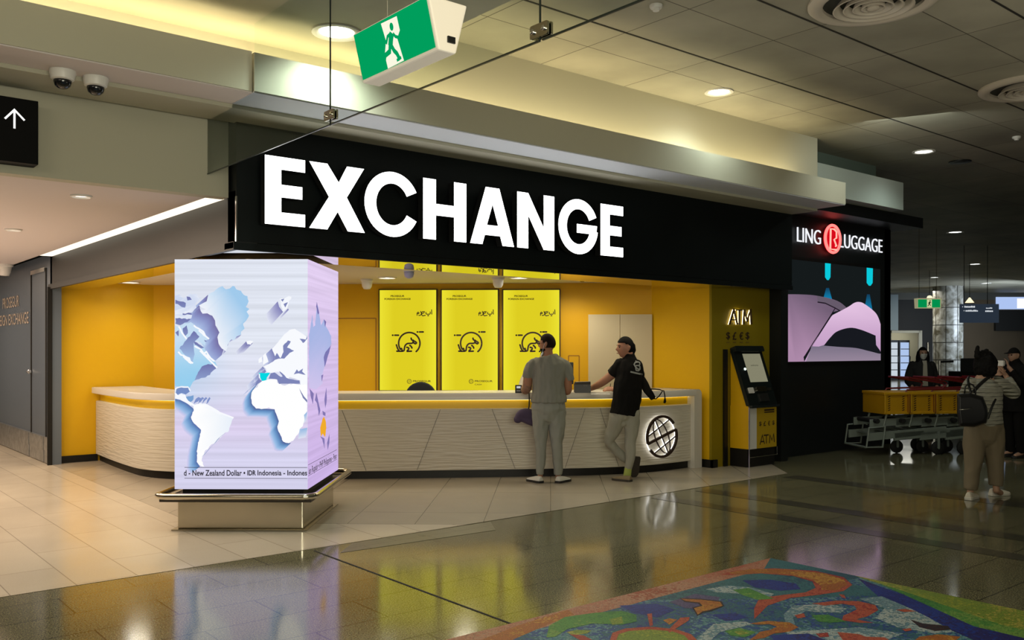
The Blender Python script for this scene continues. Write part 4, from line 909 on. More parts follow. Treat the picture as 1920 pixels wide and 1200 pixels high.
# corridor wall lettering
wl_ = thing('wall_lettering', 'pale shop name lettering on the blue grey corridor wall', 'lettering', (2.99, 16.4, 2.0))
for txt, y0, y1, z0 in (('PROSEGUR', 17.0, 15.72, 2.27), ('FOREIGN EXCHANGE', 17.75, 15.05, 1.99)): build('word_line', text_mb(txt, LW, 30-y0, 30-y1, z0, z0+.18, .003, bold=.01), mat('pale lettering', (.40,.33,.27), .5), wl_, normals=False)
b = MB(); d = thing('door_handle', 'small dark lock fitting in the gap of the grey panels', 'door handle', (2.985, 14.86, 1.3))
build('lock', MB().lathe((2.985,14.87,1.27), [(.035,0),(.035,.03),(.02,.04)], (-1,0,0), 14), M_chrome, d); build('lever', MB().tube([(2.955,14.87,1.27),(2.93,14.87,1.27),(2.93,14.78,1.25)], .01, 8), M_chrome, d)

def downlight(x, y, z, r, lab, grp, E=E_down, tilt=0.0, trim=M_wplast):
    t = thing('ceiling_downlight', lab, 'downlight', (x, y, z), grp)
    build('trim_ring', MB().lathe((x,y,z), [(r,0),(r,-.012),(r*.86,-.016),(r*.72,-.004),(r*.70,.0)], (0,0,1), 28, cap=False), trim, t, smooth='auto')
    build('lens', MB().lathe((x,y,z-.003), [(0,0),(r*.45,0),(r*.71,.002)], (0,0,1), 24), E, t)
    return t
p = at_z(620, 68, 4.05); downlight(3.37, 6.21, 4.05, .19, 'bright round downlight behind the glass screen', 'hall downlights')
labs = ['round downlight above the right end of the lit cove', 'round downlight over the luggage canopy', 'small far downlight right of the canopy corner', 'small far downlight above the blue window', 'small far downlight nearest the round column', 'smallest far downlight above the hanging sign']
HD = []
for (px, py), lab, r in zip(((1348,172),(1732,284),(1791,435),(1828,495),(1752,520),(1848,531)), labs, (.16,.16,.2,.22,.22,.22)):
    q_ = at_z(px, py, ZC); HD.append(q_); downlight(q_.x, q_.y, ZC, r, lab, 'hall downlights', E_down if r < .17 else emat('far downlight lens', (.95,1,.95), 7))
E_small = emat('warm downlight lens', (1, .90, .76), 3.0)
for (px, py), lab in zip(((152,367),(25,430)), ('corridor downlight nearest the arrow sign', 'corridor downlight farther down the passage')):
    q_ = at_z(px, py, 2.88); downlight(q_.x, q_.y, 2.88, .085, lab, 'corridor downlights', E_small)
ZS = 2.56
for (px, py), lab in zip(((726,520),(973,520)), ('shop downlight above the first yellow screen', 'shop downlight above the third yellow screen')):
    q_ = at_z(px, py, ZS); downlight(q_.x, q_.y, ZS, .13, lab, 'shop downlights', E_down)
downlight(3.95, 13.3, ZS, .13, 'shop downlight above the yellow end wall', 'shop downlights', E_down)

def dome_cam(x, y, z, lab, m_dome, s=1.0, grp='dome cameras'):
    t = thing('ceiling_camera', lab, 'camera', (x, y, z), grp)
    build('base', MB().lathe((x,y,z), [(.085*s,0),(.085*s,-.02*s),(.075*s,-.06*s),(.062*s,-.068*s)], (0,0,1), 24), M_wplast, t, smooth='auto')
    build('dome', MB().lathe((x,y,z-.06*s), [(.058*s,0),(.058*s,-.02*s),(.05*s,-.045*s),(.03*s,-.062*s),(.005*s,-.068*s)], (0,0,1), 20), m_dome, t, smooth=True)
    return t
M_bdome = mat('smoked dome', (.01,.01,.012), .12, spec=.6)
dome_cam(1.56, 6.78, 3.53, 'white dome camera with black dome nearer the arrow sign', M_bdome)
dome_cam(1.78, 6.80, 3.53, 'white dome camera with black dome nearer the glass screen', M_bdome)
for (px, t_), lab in zip(((688,12.3),(934,12.0)), ('white ceiling camera above the first yellow screen', 'white ceiling camera between second and third yellow screens')):
    q_ = at_t(px, 526, t_); q_.z = ZS
    c = thing('ceiling_camera', lab, 'camera', q_, 'dome cameras')
    build('base', MB().lathe(q_, [(.085,0),(.085,-.03),(.078,-.035)], (0,0,1), 20), M_wplast, c, smooth='auto'); build('housing', MB().lathe(q_, [(.076,-.03),(.066,-.10),(.045,-.135),(.01,-.14)], (0,0,1), 20), M_wplast, c, smooth='auto')
q_ = at_z(767, 508, ZF-.012)
c = thing('ceiling_camera', 'small pale sensor dome hanging from the mirror soffit', 'camera', q_, 'dome cameras'); build('housing', MB().lathe(q_, [(.05,0),(.055,-.03),(.045,-.065),(.02,-.08),(.004,-.082)], (0,0,1), 20), mat('lilac grey plastic', (.42,.40,.48), .4), c, smooth=True)
build('base', MB().lathe(q_, [(.06,0),(.06,-.008)], (0,0,1), 20), M_wplast, c)
c = thing('ceiling_camera', 'white corridor ceiling camera beside the grey panels', 'camera', (2.6, 15.4, 2.88), 'dome cameras')
q_ = at_z(36, 506, 2.88); q_ = Vector((2.72, 15.3, 2.88)); c.location = q_; WL[c] = q_.copy()
build('base', MB().lathe(q_, [(.12,0),(.12,-.03),(.1,-.04)], (0,0,1), 20), M_wplast, c); build('housing', MB().lathe(q_, [(.095,-.04),(.085,-.12),(.06,-.17),(.01,-.175)], (0,0,1), 20), M_wplast, c, smooth='auto')
q_ = at_t(1092, 529, 12.2); q_.z = ZS; c = thing('ceiling_camera', 'tiny black camera at the right end of the shop ceiling', 'camera', q_, 'dome cameras'); build('housing', MB().lathe(q_, [(.05,0),(.045,-.03),(.02,-.045)], (0,0,1), 16), M_bdome, c, smooth=True)

def round_vent(x, y, lab):
    t = thing('air_vent', lab, 'air vent', (x, y, ZC), 'round air vents')
    m = mat('cream metal vent', (.50,.44,.36), .5)
    build('flange', MB().lathe((x,y,ZC), [(.52,.0),(.52,-.02),(.49,-.045),(.43,-.05),(.40,-.03),(.40,.0)], (0,0,1), 48, cap=False), m, t, smooth='auto')
    build('throat', MB().lathe((x,y,ZC-.004), [(.41,0),(.01,.001)], (0,0,1), 40), mat('dark duct', (.03,.03,.022), .8), t)
    for r in (.32, .24, .165, .095):
        build('cone', MB().lathe((x,y,ZC), [(r*.86,-.01),(r,-.07),(r*1.0-.012,-.072),(r*.86-.014,-.012)], (0,0,1), 40, cap=False), m, t, smooth='auto')
    build('centre_button', MB().lathe((x,y,ZC), [(.045,-.01),(.05,-.075),(.03,-.085),(.002,-.087)], (0,0,1), 20), m, t, smooth='auto')
round_vent(7.06, 3.84, 'large round air vent at the top of the ceiling'); round_vent(10.72, 4.0, 'round air vent nearest the downlight over the canopy')
for (px, py), lab, m in zip(((1230,14),(1800,305),(1906,259)), ('small smoke detector on the ceiling panel beside the glass', 'dark round ceiling speaker near the canopy', 'pale smoke detector among the far ceiling panels'), (M_wplast, M_black, M_wplast)):
    q_ = at_z(px, py, ZC-.02); t = thing('smoke_detector' if m is M_wplast else 'ceiling_speaker', lab, 'detector' if m is M_wplast else 'speaker', (q_.x, q_.y, ZC))
    rr_ = .055 if m is M_wplast else .16
    build('base', MB().lathe((q_.x,q_.y,ZC), [(rr_,0),(rr_,-.015),(rr_*.85,-.03 if rr_ < .1 else -.02)], (0,0,1), 20), m, t, smooth='auto'); build('cap', MB().lathe((q_.x,q_.y,ZC-.02), [(rr_*.6,0),(rr_*.5,-.03 if rr_ < .1 else -.005)], (0,0,1), 16), m, t, smooth='auto')

# ================================================================ things behind and on the counter
q_ = at_t(789, 740, 12.15); q_.z = 0
ch = thing('office_chair', 'dark navy office chair behind the counter under the first screen', 'chair', q_)
CH = Frame(q_, RT)
M_nav = mat('navy fabric', (.010,.014,.022), .8)
bp_ = [(-.22,.74),(.22,.74)]+[(.215,.95)]+[(.21*math.cos(math.radians(a)), .98+.20*math.sin(math.radians(a))) for a in range(0,181,15)]+[(-.215,.95)]
build('backrest', MB().prism(CH, [(x, z-.02) for x, z in bp_], -.04, .03), M_nav, ch, bevel=.015); build('seat', MB().rbox(Frame(q_, RT, FW), -.24, .24, .03, .5, .5, .58, .08), M_nav, ch)
build('stem', MB().tube([q_+Vector((0,0,.08))+FW*.25, q_+Vector((0,0,.5))+FW*.25], .03, 10).tube([q_+FW*.25+UP*.45, q_-FW*.0+UP*.78], .02, 8), M_black, ch)
b = MB()
for k in range(5): a = k*2*PI/5; b.tube([q_+FW*.25+UP*.09, q_+FW*.25+UP*.05+RT*.28*math.cos(a)+FW*.28*math.sin(a)], .02, 8)
build('star_base', b, M_black, ch)
def on_counter(px, t): q = at_t(px, 700, t); q.z = 1.063; return q
q_ = on_counter(1092.5, 11.05); pf = Frame(q_, RT)
pr = thing('receipt_printer', 'black receipt printer box on the counter beside the hand', 'printer', q_)
build('body', MB().rbox(pf, -.10, .10, 0, .10, -.16, .0, .012), mat('black printer shell', (.012,.010,.009), .4), pr); build('lid', MB().loft([[pf.pt(-.10,.10,-.16),pf.pt(.10,.10,-.16),pf.pt(.10,.10,0),pf.pt(-.10,.10,0)],[pf.pt(-.085,.135,-.15),pf.pt(.10,.14,-.15),pf.pt(.10,.14,-.02),pf.pt(-.085,.135,-.02)]]), mat('printer lid', (.016,.013,.011), .35), pr, bevel=.004)
build('status_panel', MB().fbox(pf, .01, .06, .085, .098, .0, .003), mat('grey buttons', (.08,.07,.06), .5), pr)
q_ = on_counter(1055, 11.25); mf = Frame(q_, RT)
mo_ = thing('computer_monitor', 'black computer monitor seen from behind at the right of the man in grey', 'monitor', q_)
build('screen', MB().rbox(mf, -.30, .135, .10, .375, -.03, .0, .008), M_black, mo_); build('stand', MB().fbox(mf, -.10, -.05, .012, .2, -.06, -.03), M_black, mo_); build('foot', MB().rbox(Frame(q_, RT, FW), -.18, .03, -.08, .1, 0, .012, .02), M_black, mo_)
q_ = on_counter(972, 11.0); tf = Frame(q_, RT)
te = thing('card_terminal', 'small black card terminal with white display left of the man in grey', 'card terminal', q_)
build('body', MB().rbox(tf, -.04, .042, 0, .10, -.06, 0, .008), M_black, te); build('display', MB().fbox(tf, -.022, .026, .06, .085, 0, .002), emat('white display', (.8,.82,.85), .7), te); build('keys', MB().fbox(tf, -.022, .026, .022, .04, 0, .002), mat('grey keys', (.25,.25,.26), .5), te)
q_ = on_counter(1127, 10.75); tag(build('paper_sheets', MB().rbox(Frame(q_, RT, FW), -.12, .11, -.06, .08, .0, .004, .004), mat('white paper', (.75,.73,.68), .7), base=q_), 'loose white papers on the counter under the hand with the pen', 'paper')
# ================================================================ people
from mathutils import noise
def etube(mb, pts, rad, side=None, n=20, ends=(1, 1)):
    """tapering limb with elliptical rings and rounded ends; rad = r or (across, deep)"""
    pts = [Vector(p) for p in pts]; rad = [(r, r) if isinstance(r, (int, float)) else r for r in rad]
    side = Vector(side) if side is not None else None
    if side is None:
        t0 = (pts[min(1, len(pts)-1)]-pts[0]).normalized(); side = t0.orthogonal()
    prev = [side]
    def ring(c, t, a, b):
        s = side-t*side.dot(t)
        if s.length < .3: s = prev[0]-t*prev[0].dot(t)
        s.normalize(); prev[0] = s; q = t.cross(s)
        return [c+s*(a*math.cos(2*PI*k/n))+q*(b*math.sin(2*PI*k/n)) for k in range(n)]
    R = []; N = len(pts)
    T = [(pts[min(i+1, N-1)]-pts[max(i-1, 0)]).normalized() for i in range(N)]
    if ends[0]:
        m = min(rad[0]); R += [ring(pts[0]-T[0]*m*math.sin(a), T[0], rad[0][0]*max(math.cos(a), .08), rad[0][1]*max(math.cos(a), .08)) for a in (1.45, 1.1, .7, .35)]
    for p, t, r in zip(pts, T, rad): R.append(ring(p, t, *r))
    if ends[1]:
        m = min(rad[-1]); R += [ring(pts[-1]+T[-1]*m*math.sin(a), T[-1], rad[-1][0]*max(math.cos(a), .08), rad[-1][1]*max(math.cos(a), .08)) for a in (.35, .7, 1.1, 1.45)]
    return mb.loft(R)
def spl(pts, rad, k=4):
    """dense spline through joints with matching radii"""
    P = smooth_line([tuple(p) for p in pts], k); rr = [r if isinstance(r, tuple) else (r, r) for r in rad]
    Q = smooth_line(rr, k); return P, [tuple(q) for q in Q]
def blob(name, mb, m, parent=None, voxel=.007, smooth=4, wr=None, base=None, keep_open=False):
    me = mb.mesh(); bm = bmesh.new(); bm.from_mesh(me); bmesh.ops.recalc_face_normals(bm, faces=bm.faces); bm.to_mesh(me); bm.free()
    o = bpy.data.objects.new('tmp', me); C.objects.link(o)
    r = o.modifiers.new('r', 'REMESH'); r.mode = 'VOXEL'; r.voxel_size = voxel
    s = o.modifiers.new('s', 'SMOOTH'); s.iterations = smooth; s.factor = .5
    dg = bpy.context.evaluated_depsgraph_get(); dg.update(); out = bpy.data.meshes.new_from_object(o.evaluated_get(dg)); bpy.data.objects.remove(o); bpy.data.meshes.remove(me)
    if wr:
        amp, fr, st = wr
        out.calc_normals_split if False else None
        ns = [v.normal.copy() for v in out.vertices]
        for v, nn in zip(out.vertices, ns):
            p = Vector((v.co.x*fr, v.co.y*fr, v.co.z*fr*st)); v.co += nn*amp*(noise.noise(p)+.5*noise.noise(p*2.1)+.9*(.35-abs(noise.noise(p*1.3+Vector((7,3,1))))))
    loc = WL[parent] if parent is not None else Vector(base)
    for v in out.vertices: v.co -= loc
    out.name = name; out.materials.append(m); out.polygons.foreach_set('use_smooth', [True]*len(out.polygons))
    o = bpy.data.objects.new(name, out); link(o, parent)
    if parent is None: o.location = loc; WL[o] = loc.copy()
    return o
def head_point(sx, sy, sz, g=0.0):
    """skull and face in a head frame (x side, y front, z up), about 0.235 m high"""
    low = max(0, -sz)
    x = .077*sx*(1-.30*low**1.5); y = .097*sy; z = .120*sz
    if sy < 0: y *= 1.02-.42*low
    else: y *= 1-.05*low
    if sy > 0:
        ax = abs(x)
        y += .024*math.exp(-(x/.011)**2)*(math.exp(-((z+.022)/.016)**2)+.55*math.exp(-((z+.004)/.018)**2))
        y -= .009*math.exp(-((ax-.031)/.015)**2-((z-.010)/.012)**2)
        y += .004*math.exp(-((z-.030)/.010)**2)*math.exp(-(x/.05)**2)
        y += .006*math.exp(-(x/.022)**2-((z+.060)/.010)**2)
        y += .008*math.exp(-(x/.022)**2-((z+.102)/.016)**2)
    k = 1+g
    return Vector((x*k, y*k, z*k))
class Head:
    def __init__(s, c, face, up=UP, k=1.0):
        s.c = Vector(c); s.y = Vector(face).normalized(); u = Vector(up); s.x = s.y.cross(u).normalized(); s.z = s.x.cross(s.y); s.k = k
    def w(s, p): return s.c+(s.x*p.x+s.y*p.y+s.z*p.z)*s.k
    def add(s, mb, g=0.0, n=36):
        R = []
        for j in range(1, n):
            a = PI*j/n-PI/2
            R.append([s.w(head_point(math.cos(a)*math.cos(2*PI*i/n), math.cos(a)*math.sin(2*PI*i/n), math.sin(a), g)) for i in range(n)])
        mb.loft(R)
        for sd in (-1, 1):     # ears
            etube(mb, [s.w(Vector((sd*.074,-.010,-.030))), s.w(Vector((sd*.082,-.018,.004))), s.w(Vector((sd*.080,-.020,.022)))], [(.007*s.k,.010*s.k), (.008*s.k,.017*s.k), (.007*s.k,.013*s.k)], side=s.x, n=12)
        return s
    def shell(s, keep, g=.06, lift=None, n=44):
        """patch of the head surface pushed outward: hair, beard, mask"""
        mb = MB(); idx = {}
        def V(i, j):
            a = PI*j/n-PI/2; sx, sy, sz = math.cos(a)*math.cos(2*PI*i/n), math.cos(a)*math.sin(2*PI*i/n), math.sin(a)
            return sx, sy, sz
        for j in range(1, n):
            for i in range(n):
                q = [V(i, j), V(i+1, j), V(i+1, j+1), V(i, j+1)]
                m = [sum(c[k] for c in q)/4 for k in range(3)]
                p = head_point(*m)
                if keep(p):
                    o = []; inn = []
                    for c in q:
                        h = head_point(*c); l = lift(h) if lift else 0
                        o.append(s.w(h*(1+g+l))); inn.append(s.w(h*(1-.02)))
                    mb._add(o+inn, [(0,1,2,3),(7,6,5,4),(0,4,5,1),(1,5,6,2),(2,6,7,3),(3,7,4,0)])
        return mb
def hand(mb, wrist, palm_dir, back, k=1.0, curl=.5, spread=.16, thumb=1):
    """palm with five bent fingers; back = direction the back of the hand faces"""
    d = Vector(palm_dir).normalized(); bk = Vector(back); bk = (bk-d*bk.dot(d)).normalized(); sd = d.cross(bk)*thumb
    w = Vector(wrist); L = .095*k
    etube(mb, [w, w+d*L*.35, w+d*L*.9], [(.028*k,.020*k), (.040*k,.017*k), (.042*k,.014*k)], side=sd, n=14)
    for i, (off, ln) in enumerate(((-.031,.062), (-.011,.080), (.010,.086), (.030,.076))):
        dd = (d+sd*(off*spread*10)).normalized(); p = w+d*L*.86+sd*off*k; P = [p]; a = 0
        for seg, c in ((.45, .25), (.32, .7), (.23, .6)):
            a += curl*c; q = dd*math.cos(a)-bk*math.sin(a); P.append(P[-1]+q*ln*seg*k)
        etube(mb, P, [.0095*k, .009*k, .0083*k, .0068*k], n=10)
    p = w+d*L*.28+sd*.026*k
    q1 = (d*.62+sd*.75-bk*.2).normalized(); q2 = (d*.9+sd*.28-bk*.3).normalized()
    etube(mb, [p, p+q1*.036*k, p+q1*.036*k+q2*.03*k, p+q1*.036*k+q2*.056*k], [.014*k, .0115*k, .010*k, .008*k], n=10)
def shoe(parent, heel, d, ln, wd, m_up, m_sole, hi=.085, up=UP, name='shoe', open_=False):
    d = Vector(d).normalized(); up = Vector(up); sd = d.cross(up).normalized(); h = Vector(heel)
    W = [(0,.62),(.08,.80),(.25,.84),(.45,.86),(.68,1.0),(.85,.92),(.95,.66),(1.0,.30)]
    b = MB(); R = []
    for x, w in W:
        top = hi if x < .3 else hi*(1-.55*((x-.3)/.7)); c = h+d*(x*ln)
        a = wd*w*.5
        R.append([c+sd*(a*math.cos(t))+up*(.018+max(0, (top-.018)*math.sin(t))) for t in [PI*k/9 for k in range(10)]])
    b.loft(R)
    o = blob(name, b, m_up, parent, voxel=.007, smooth=3)
    b = MB(); ol = [(x*ln, wd*w*.56) for x, w in W]
    pts = [h+d*(x-.004)+sd*y for x, y in ol]+[h+d*(x-.004)-sd*y for x, y in ol[::-1]]
    n = len(pts); b._add([p+up*.0015 for p in pts]+[p+up*.03 for p in pts], [tuple(range(n))[::-1], tuple(range(n, 2*n))]+[(i, (i+1) % n, n+(i+1) % n, n+i) for i in range(n)])
    build('sole', b, m_sole, o, bevel=.004)
    return o
M_skin = mat('tanned skin', (.36,.17,.10), .5, spec=.35); M_skin2 = mat('fair skin', (.40,.19,.12), .5, spec=.35); M_skin3 = mat('light skin', (.42,.24,.16), .5)
M_tat = mat('tattooed skin', (.24,.13,.085), .5, var=(26, .35))
M_hair = mat('dark brown hair', (.012,.007,.0045), .75, spec=.12, bump=(180, .12)); M_hair2 = mat('black hair', (.004,.0035,.0035), .7, spec=.12, bump=(160, .12))
M_scrub = mat('grey scrub cloth', (.23,.23,.195), .85, spec=.15, bump=(300, .05)); M_trou = mat('grey jogger cloth', (.27,.275,.24), .9, spec=.1, bump=(320, .05)); M_jog = mat('pale grey jogger cloth', (.34,.33,.27), .9, spec=.1)
M_tee = mat('black shirt cloth', (.006,.0055,.005), .85, spec=.15)
M_clog = mat('white clog rubber', (.62,.60,.54), .5); M_sole = mat('black sole rubber', (.010,.009,.008), .6)

# ---- man in grey, seen from behind
def P(px, py, d=0.0, t0=10.78): return at_t(px, py, t0+d)
G0 = at_z(1030, 905, 0)
mb = MB(); body_l = RT
etube(mb, *spl([P(1028.5,770), P(1028.5,750), P(1028.5,715,.01), P(1029,690), P(1028.5,678)], [(.13,.09),(.15,.10),(.15,.105),(.16,.10),(.11,.075)]), side=RT)
etube(mb, *spl([P(1028,674), P(1027.5,664,.01), P(1026.5,655,.02)], [.066,.060,.058]))
LEG1 = ([(1014,772,.105),(1013.5,796,.092),(1014.5,822,.074),(1014.5,842,.066),(1014,862,.060),(1013,880,.048),(1013,889,.045)], [(1044,772,.105),(1044.5,798,.094),(1044,825,.076),(1045,845,.068),(1045,862,.062),(1046.5,880,.050),(1046.5,890,.046)])
for L, toe in zip(LEG1, (-1, 1)):
    etube(mb, *spl([P(x, y) for x, y, r in L]+[P(L[-1][0], 897)], [max(r*.72, .030) for x, y, r in L]+[.030]))
    etube(mb, [P(L[-1][0],896), P(L[-1][0]+toe*3,900,.06), P(L[-1][0]+toe*6,902,.12)], [.030,.026,.022])
LA = spl([P(1003,686), P(992.5,702), P(988,727,.03), P(985,731,.10), P(984,727,.24), P(988,728,.33)], [.042,.050,.055,.052,.042,.030]); etube(mb, *LA)
RA = spl([P(1056,687), P(1063,704), P(1064.5,729,.03), P(1062,733,.10), P(1056,729,.24), P(1050,729,.33)], [.042,.048,.053,.05,.042,.030]); etube(mb, *RA)
hand(mb, P(988,728,.33), FW*.9+RT*.3, UP, 1.0, .5, thumb=-1); hand(mb, P(1050,729,.33), FW*.8-RT*.5, UP, 1.0, .5)
H1 = Head(P(1026,645.5,.02), RT*-.90+FW*.42, UP, 1.02); H1.add(mb)
man1 = blob('person', mb, M_skin, voxel=.006, smooth=3, base=G0)
tag(man1, 'man in grey shirt and grey joggers standing with his back turned, glancing left', 'person')
mb = MB()
etube(mb, *spl([P(1029,754), P(1029,746), P(1029,738), P(1028.5,725), P(1029,706), P(1029.5,692), P(1029,682), P(1028.5,674), P(1028.5,669), P(1028,666)], [(.214,.166),(.212,.164),(.200,.150),(.194,.145),(.202,.148),(.214,.146),(.212,.132),(.180,.112),(.125,.095),(.088,.084)]), side=RT, ends=(0, 0))
etube(mb, *spl([P(1008,681), P(999,685), P(993,695), P(989.5,707,.02)], [.062,.072,.070,.068]), ends=(1, 0)); etube(mb, *spl([P(1050,681), P(1059,686), P(1064,697), P(1066,712,.02)], [.062,.072,.069,.065]), ends=(1, 0))
blob('shirt', mb, M_scrub, man1, .007, 3, (.012, 12, .45))['label'] = 'grey short sleeved shirt'
mb = MB()
etube(mb, *spl([P(1029,744), P(1028.7,754), P(1028.7,766), P(1028.7,777)], [(.180,.130),(.194,.142),(.204,.150),(.165,.12)]), side=RT)
for L in LEG1:
    etube(mb, *spl([P(x, y) for x, y, r in L], [r for x, y, r in L]), ends=(1, 0))
blob('trousers', mb, M_trou, man1, .007, 3, (.011, 11, .5))
for (hx, d_) in ((1015, FW*.85-RT*.62), (1045, FW*.85+RT*.62)):
    shoe(man1, at_z(hx, 906.5, 0), d_, .27, .105, M_clog, M_sole, .085)
hb = H1.shell(lambda p: (p.z > .045 and p.y < .075 - max(0, .09-p.z)*.4) or (p.y < -.005 and p.z > -.045) or (p.y < .03 and p.z > .02), .075)
blob('hair', hb, M_hair, man1, .006, 2)
hb = H1.shell(lambda p: p.y > .0 and p.z < -.050 and not (abs(p.x) < .02 and -.070 < p.z < -.052), .07); blob('beard', hb, M_hair, man1, .005, 2)
gl = MB()
for sd in (-1, 1):
    gl.tube([H1.w(Vector((sd*.034+.022*math.cos(a*PI/8), .098, .008+.017*math.sin(a*PI/8)))) for a in range(16)], .0022, 6, closed=True)
    gl.tube([H1.w(Vector((sd*.056,.097,.012))), H1.w(Vector((sd*.078,.06,.014))), H1.w(Vector((sd*.081,-.02,.012)))], .0022, 6)
gl.tube([H1.w(Vector((-.012,.102,.01))), H1.w(Vector((.012,.102,.01)))], .002, 6)
build('glasses', gl, M_black, man1)
msk = MB(); msk.tube([H1.w(Vector((-.079,-.005,.02))), H1.w(Vector((-.080,.012,-.03))), H1.w(Vector((-.070,.03,-.085)))], .0028, 6)
etube(msk, [H1.w(Vector((-.062,.030,-.10))), H1.w(Vector((0,.075,-.128))), H1.w(Vector((.062,.030,-.10)))], [(.018,.008)]*3, side=UP, n=12)
build('face_mask', msk, mat('pale blue mask', (.50,.60,.68), .7), man1, smooth=True)
for sd in (-1, 1): build('eye', MB().lathe(H1.w(Vector((sd*.031,.082,.010))), [(.002,.009),(.009,.006),(.011,0)], H1.y, 12), mat('dark eye', (.02,.015,.012), .2), man1, smooth=True)
# tattooed sleeve of skin over the left upper arm
tb = MB(); etube(tb, *spl([P(990,707,.02), P(988,727,.03), P(985,731,.10), P(984,727,.24)], [.0575,.0575,.0545,.0445])); blob('tattoo', tb, M_tat, man1, .006, 2)
# purple neck pillow hanging on a strap from his left hand
hp = P(984,779,.12); pil = thing('neck_pillow', 'purple travel pillow hanging from a dark strap by the man in grey', 'pillow', hp)
tb = MB(); pc = [P(1004,795,.10), P(994,784,.08), P(985,775,.12), P(977,779,.14), P(972,786,.14), P(980,790,.12), P(996,794,.10)]
etube(tb, *spl([P(971,786,.10), P(979,778,.10), P(992,778,.10), P(1002,786,.10)], [(.05,.05),(.070,.06),(.075,.06),(.06,.05)]), side=UP); etube(tb, *spl([P(976,785,.10), P(990,788,.10), P(1002,793,.10)], [(.03,.05),(.05,.055),(.045,.05)]), side=UP)
blob('cushion', tb, mat('purple plush', (.060,.042,.085), .9), pil, .008, 4)
build('strap', MB().tube([P(992,732,.16), P(992.5,750,.12), P(992,762,.10), P(990,772,.09)], .008, 8), M_black, pil, smooth=True)

# ---- man in black shirt leaning on the counter
def P(px, py, d=0.0, t0=11.0): return at_t(px, py, t0+d)
SD = (RT*.80+FW*.45).normalized()
G0 = at_z(1178, 901, 0); mb = MB()
etube(mb, *spl([P(1173,764), P(1175,750), P(1177,715), P(1178,692), P(1180,680)], [(.11,.085),(.125,.10),(.13,.10),(.125,.095),(.09,.07)]), side=SD)
etube(mb, *spl([P(1181,680), P(1179,668), P(1175,657)], [.070,.062,.060]))
etube(mb, *spl([P(1186,782), P(1184,808), P(1180.5,830), P(1182.5,848), P(1181.5,864), P(1178,878), P(1177.5,893)], [.075,.060,.048,.045,.040,.032,.032]))
etube(mb, *spl([P(1159,782), P(1150,806,.06), P(1142.5,826,.10), P(1153,841,.12), P(1166,854,.13), P(1178,864,.17), P(1184,868,.20)], [.08,.066,.048,.043,.037,.030,.027]))
etube(mb, [P(1177.5,892), P(1174,898,.05), P(1170,900,.10)], [.030,.026,.022]); etube(mb, [P(1184,868,.20), P(1192,872,.21), P(1190,888,.25)], [.027,.024,.020])
etube(mb, *spl([P(1160,686), P(1150,700,.03), P(1131,715.5,.10), P(1117,724,.20), P(1105,729.5,.30)], [.062,.056,.050,.042,.028]))
hand(mb, P(1106,729.5,.30), RT*-.8+FW*.35-UP*.12, UP*.8+FW*-.3, 1.02, .75, thumb=1)
etube(mb, *spl([P(1191,694), P(1196,715,.12), P(1180,733,.24), P(1160,732,.36), P(1150,730,.42)], [.045,.048,.046,.038,.027]))
hand(mb, P(1151,729.5,.42), RT*-.9+FW*.2, UP*.7+FW*-.5, 1.0, .9, thumb=1)
H2 = Head(P(1172.5,652.5), RT*-.93-FW*.22, UP+RT*.02, 1.06); H2.add(mb)
man2 = blob('person', mb, M_skin2, voxel=.006, smooth=3, base=G0)
tag(man2, 'man in black shirt and light joggers leaning on the counter, one foot crossed behind', 'person')
mb = MB()
etube(mb, *spl([P(1171,777), P(1173,764), P(1175.5,750), P(1177,727), P(1179,706), P(1179,692), P(1179,682), P(1180,675), P(1180,669)], [(.192,.155),(.186,.152),(.184,.15),(.188,.148),(.170,.142),(.165,.130),(.140,.11),(.100,.09),(.07,.07)]), side=SD, ends=(0, 1))
etube(mb, *spl([P(1164,684,.0), P(1155,693,.02), P(1148,702,.04)], [.082,.076,.070]), ends=(1, 0)); etube(mb, *spl([P(1193,686), P(1197,704,.08), P(1196,716,.14)], [.080,.070,.062]), ends=(1, 0))
shirt2 = blob('shirt', mb, M_tee, man2, .007, 3, (.010, 11, .5)); shirt2['label'] = 'black t-shirt with a pale emblem on the back'
mb = MB()
etube(mb, *spl([P(1173,762), P(1172,772), P(1173,782), P(1174,789)], [(.170,.13),(.178,.136),(.165,.112),(.12,.075)]), side=SD)
etube(mb, *spl([P(1184,776), P(1184,808), P(1180.5,830), P(1182.5,848), P(1181.5,864), P(1178,878), P(1177.5,886)], [.112,.082,.066,.062,.055,.044,.041]), ends=(1, 0))
etube(mb, *spl([P(1159,782), P(1150,806,.06), P(1142.5,826,.10), P(1153,841,.12), P(1166,854,.13), P(1178,864,.15)], [.112,.092,.066,.060,.052,.044]), ends=(1, 0))
blob('trousers', mb, M_jog, man2, .007, 3, (.010, 11, .5))
M_tan = mat('tan shoe', (.20,.15,.08), .7); M_dsole = mat('dark brown sole', (.035,.028,.02), .7)
shoe(man2, at_z(1183, 904, 0), RT*-.72+FW*.6, .27, .10, M_tan, M_dsole, .075)
shoe(man2, at_t(1195.5, 857, 11.14), (at_t(1187.5, 901.5, 11.24)-at_t(1195.5, 857, 11.14)), .285, .105, M_tan, M_dsole, .08, up=(FW-RT*.25+UP*.1).normalized())
tb = MB(); etube(tb, *spl([P(1177.5,880), P(1176,891), P(1174,898,.03)], [.045,.047,.045])); blob('sock', tb, mat('lime sock', (.36,.42,.09), .85), man2, .007, 2)
hb = H2.shell(lambda p: (p.z > .058 and p.y < .082) or (p.y < -.012 and p.z > -.05 and p.y < .02-.0*p.z) or (p.y < .03 and p.z > .040), .085, lambda h: .05*max(0, h.z/.12))
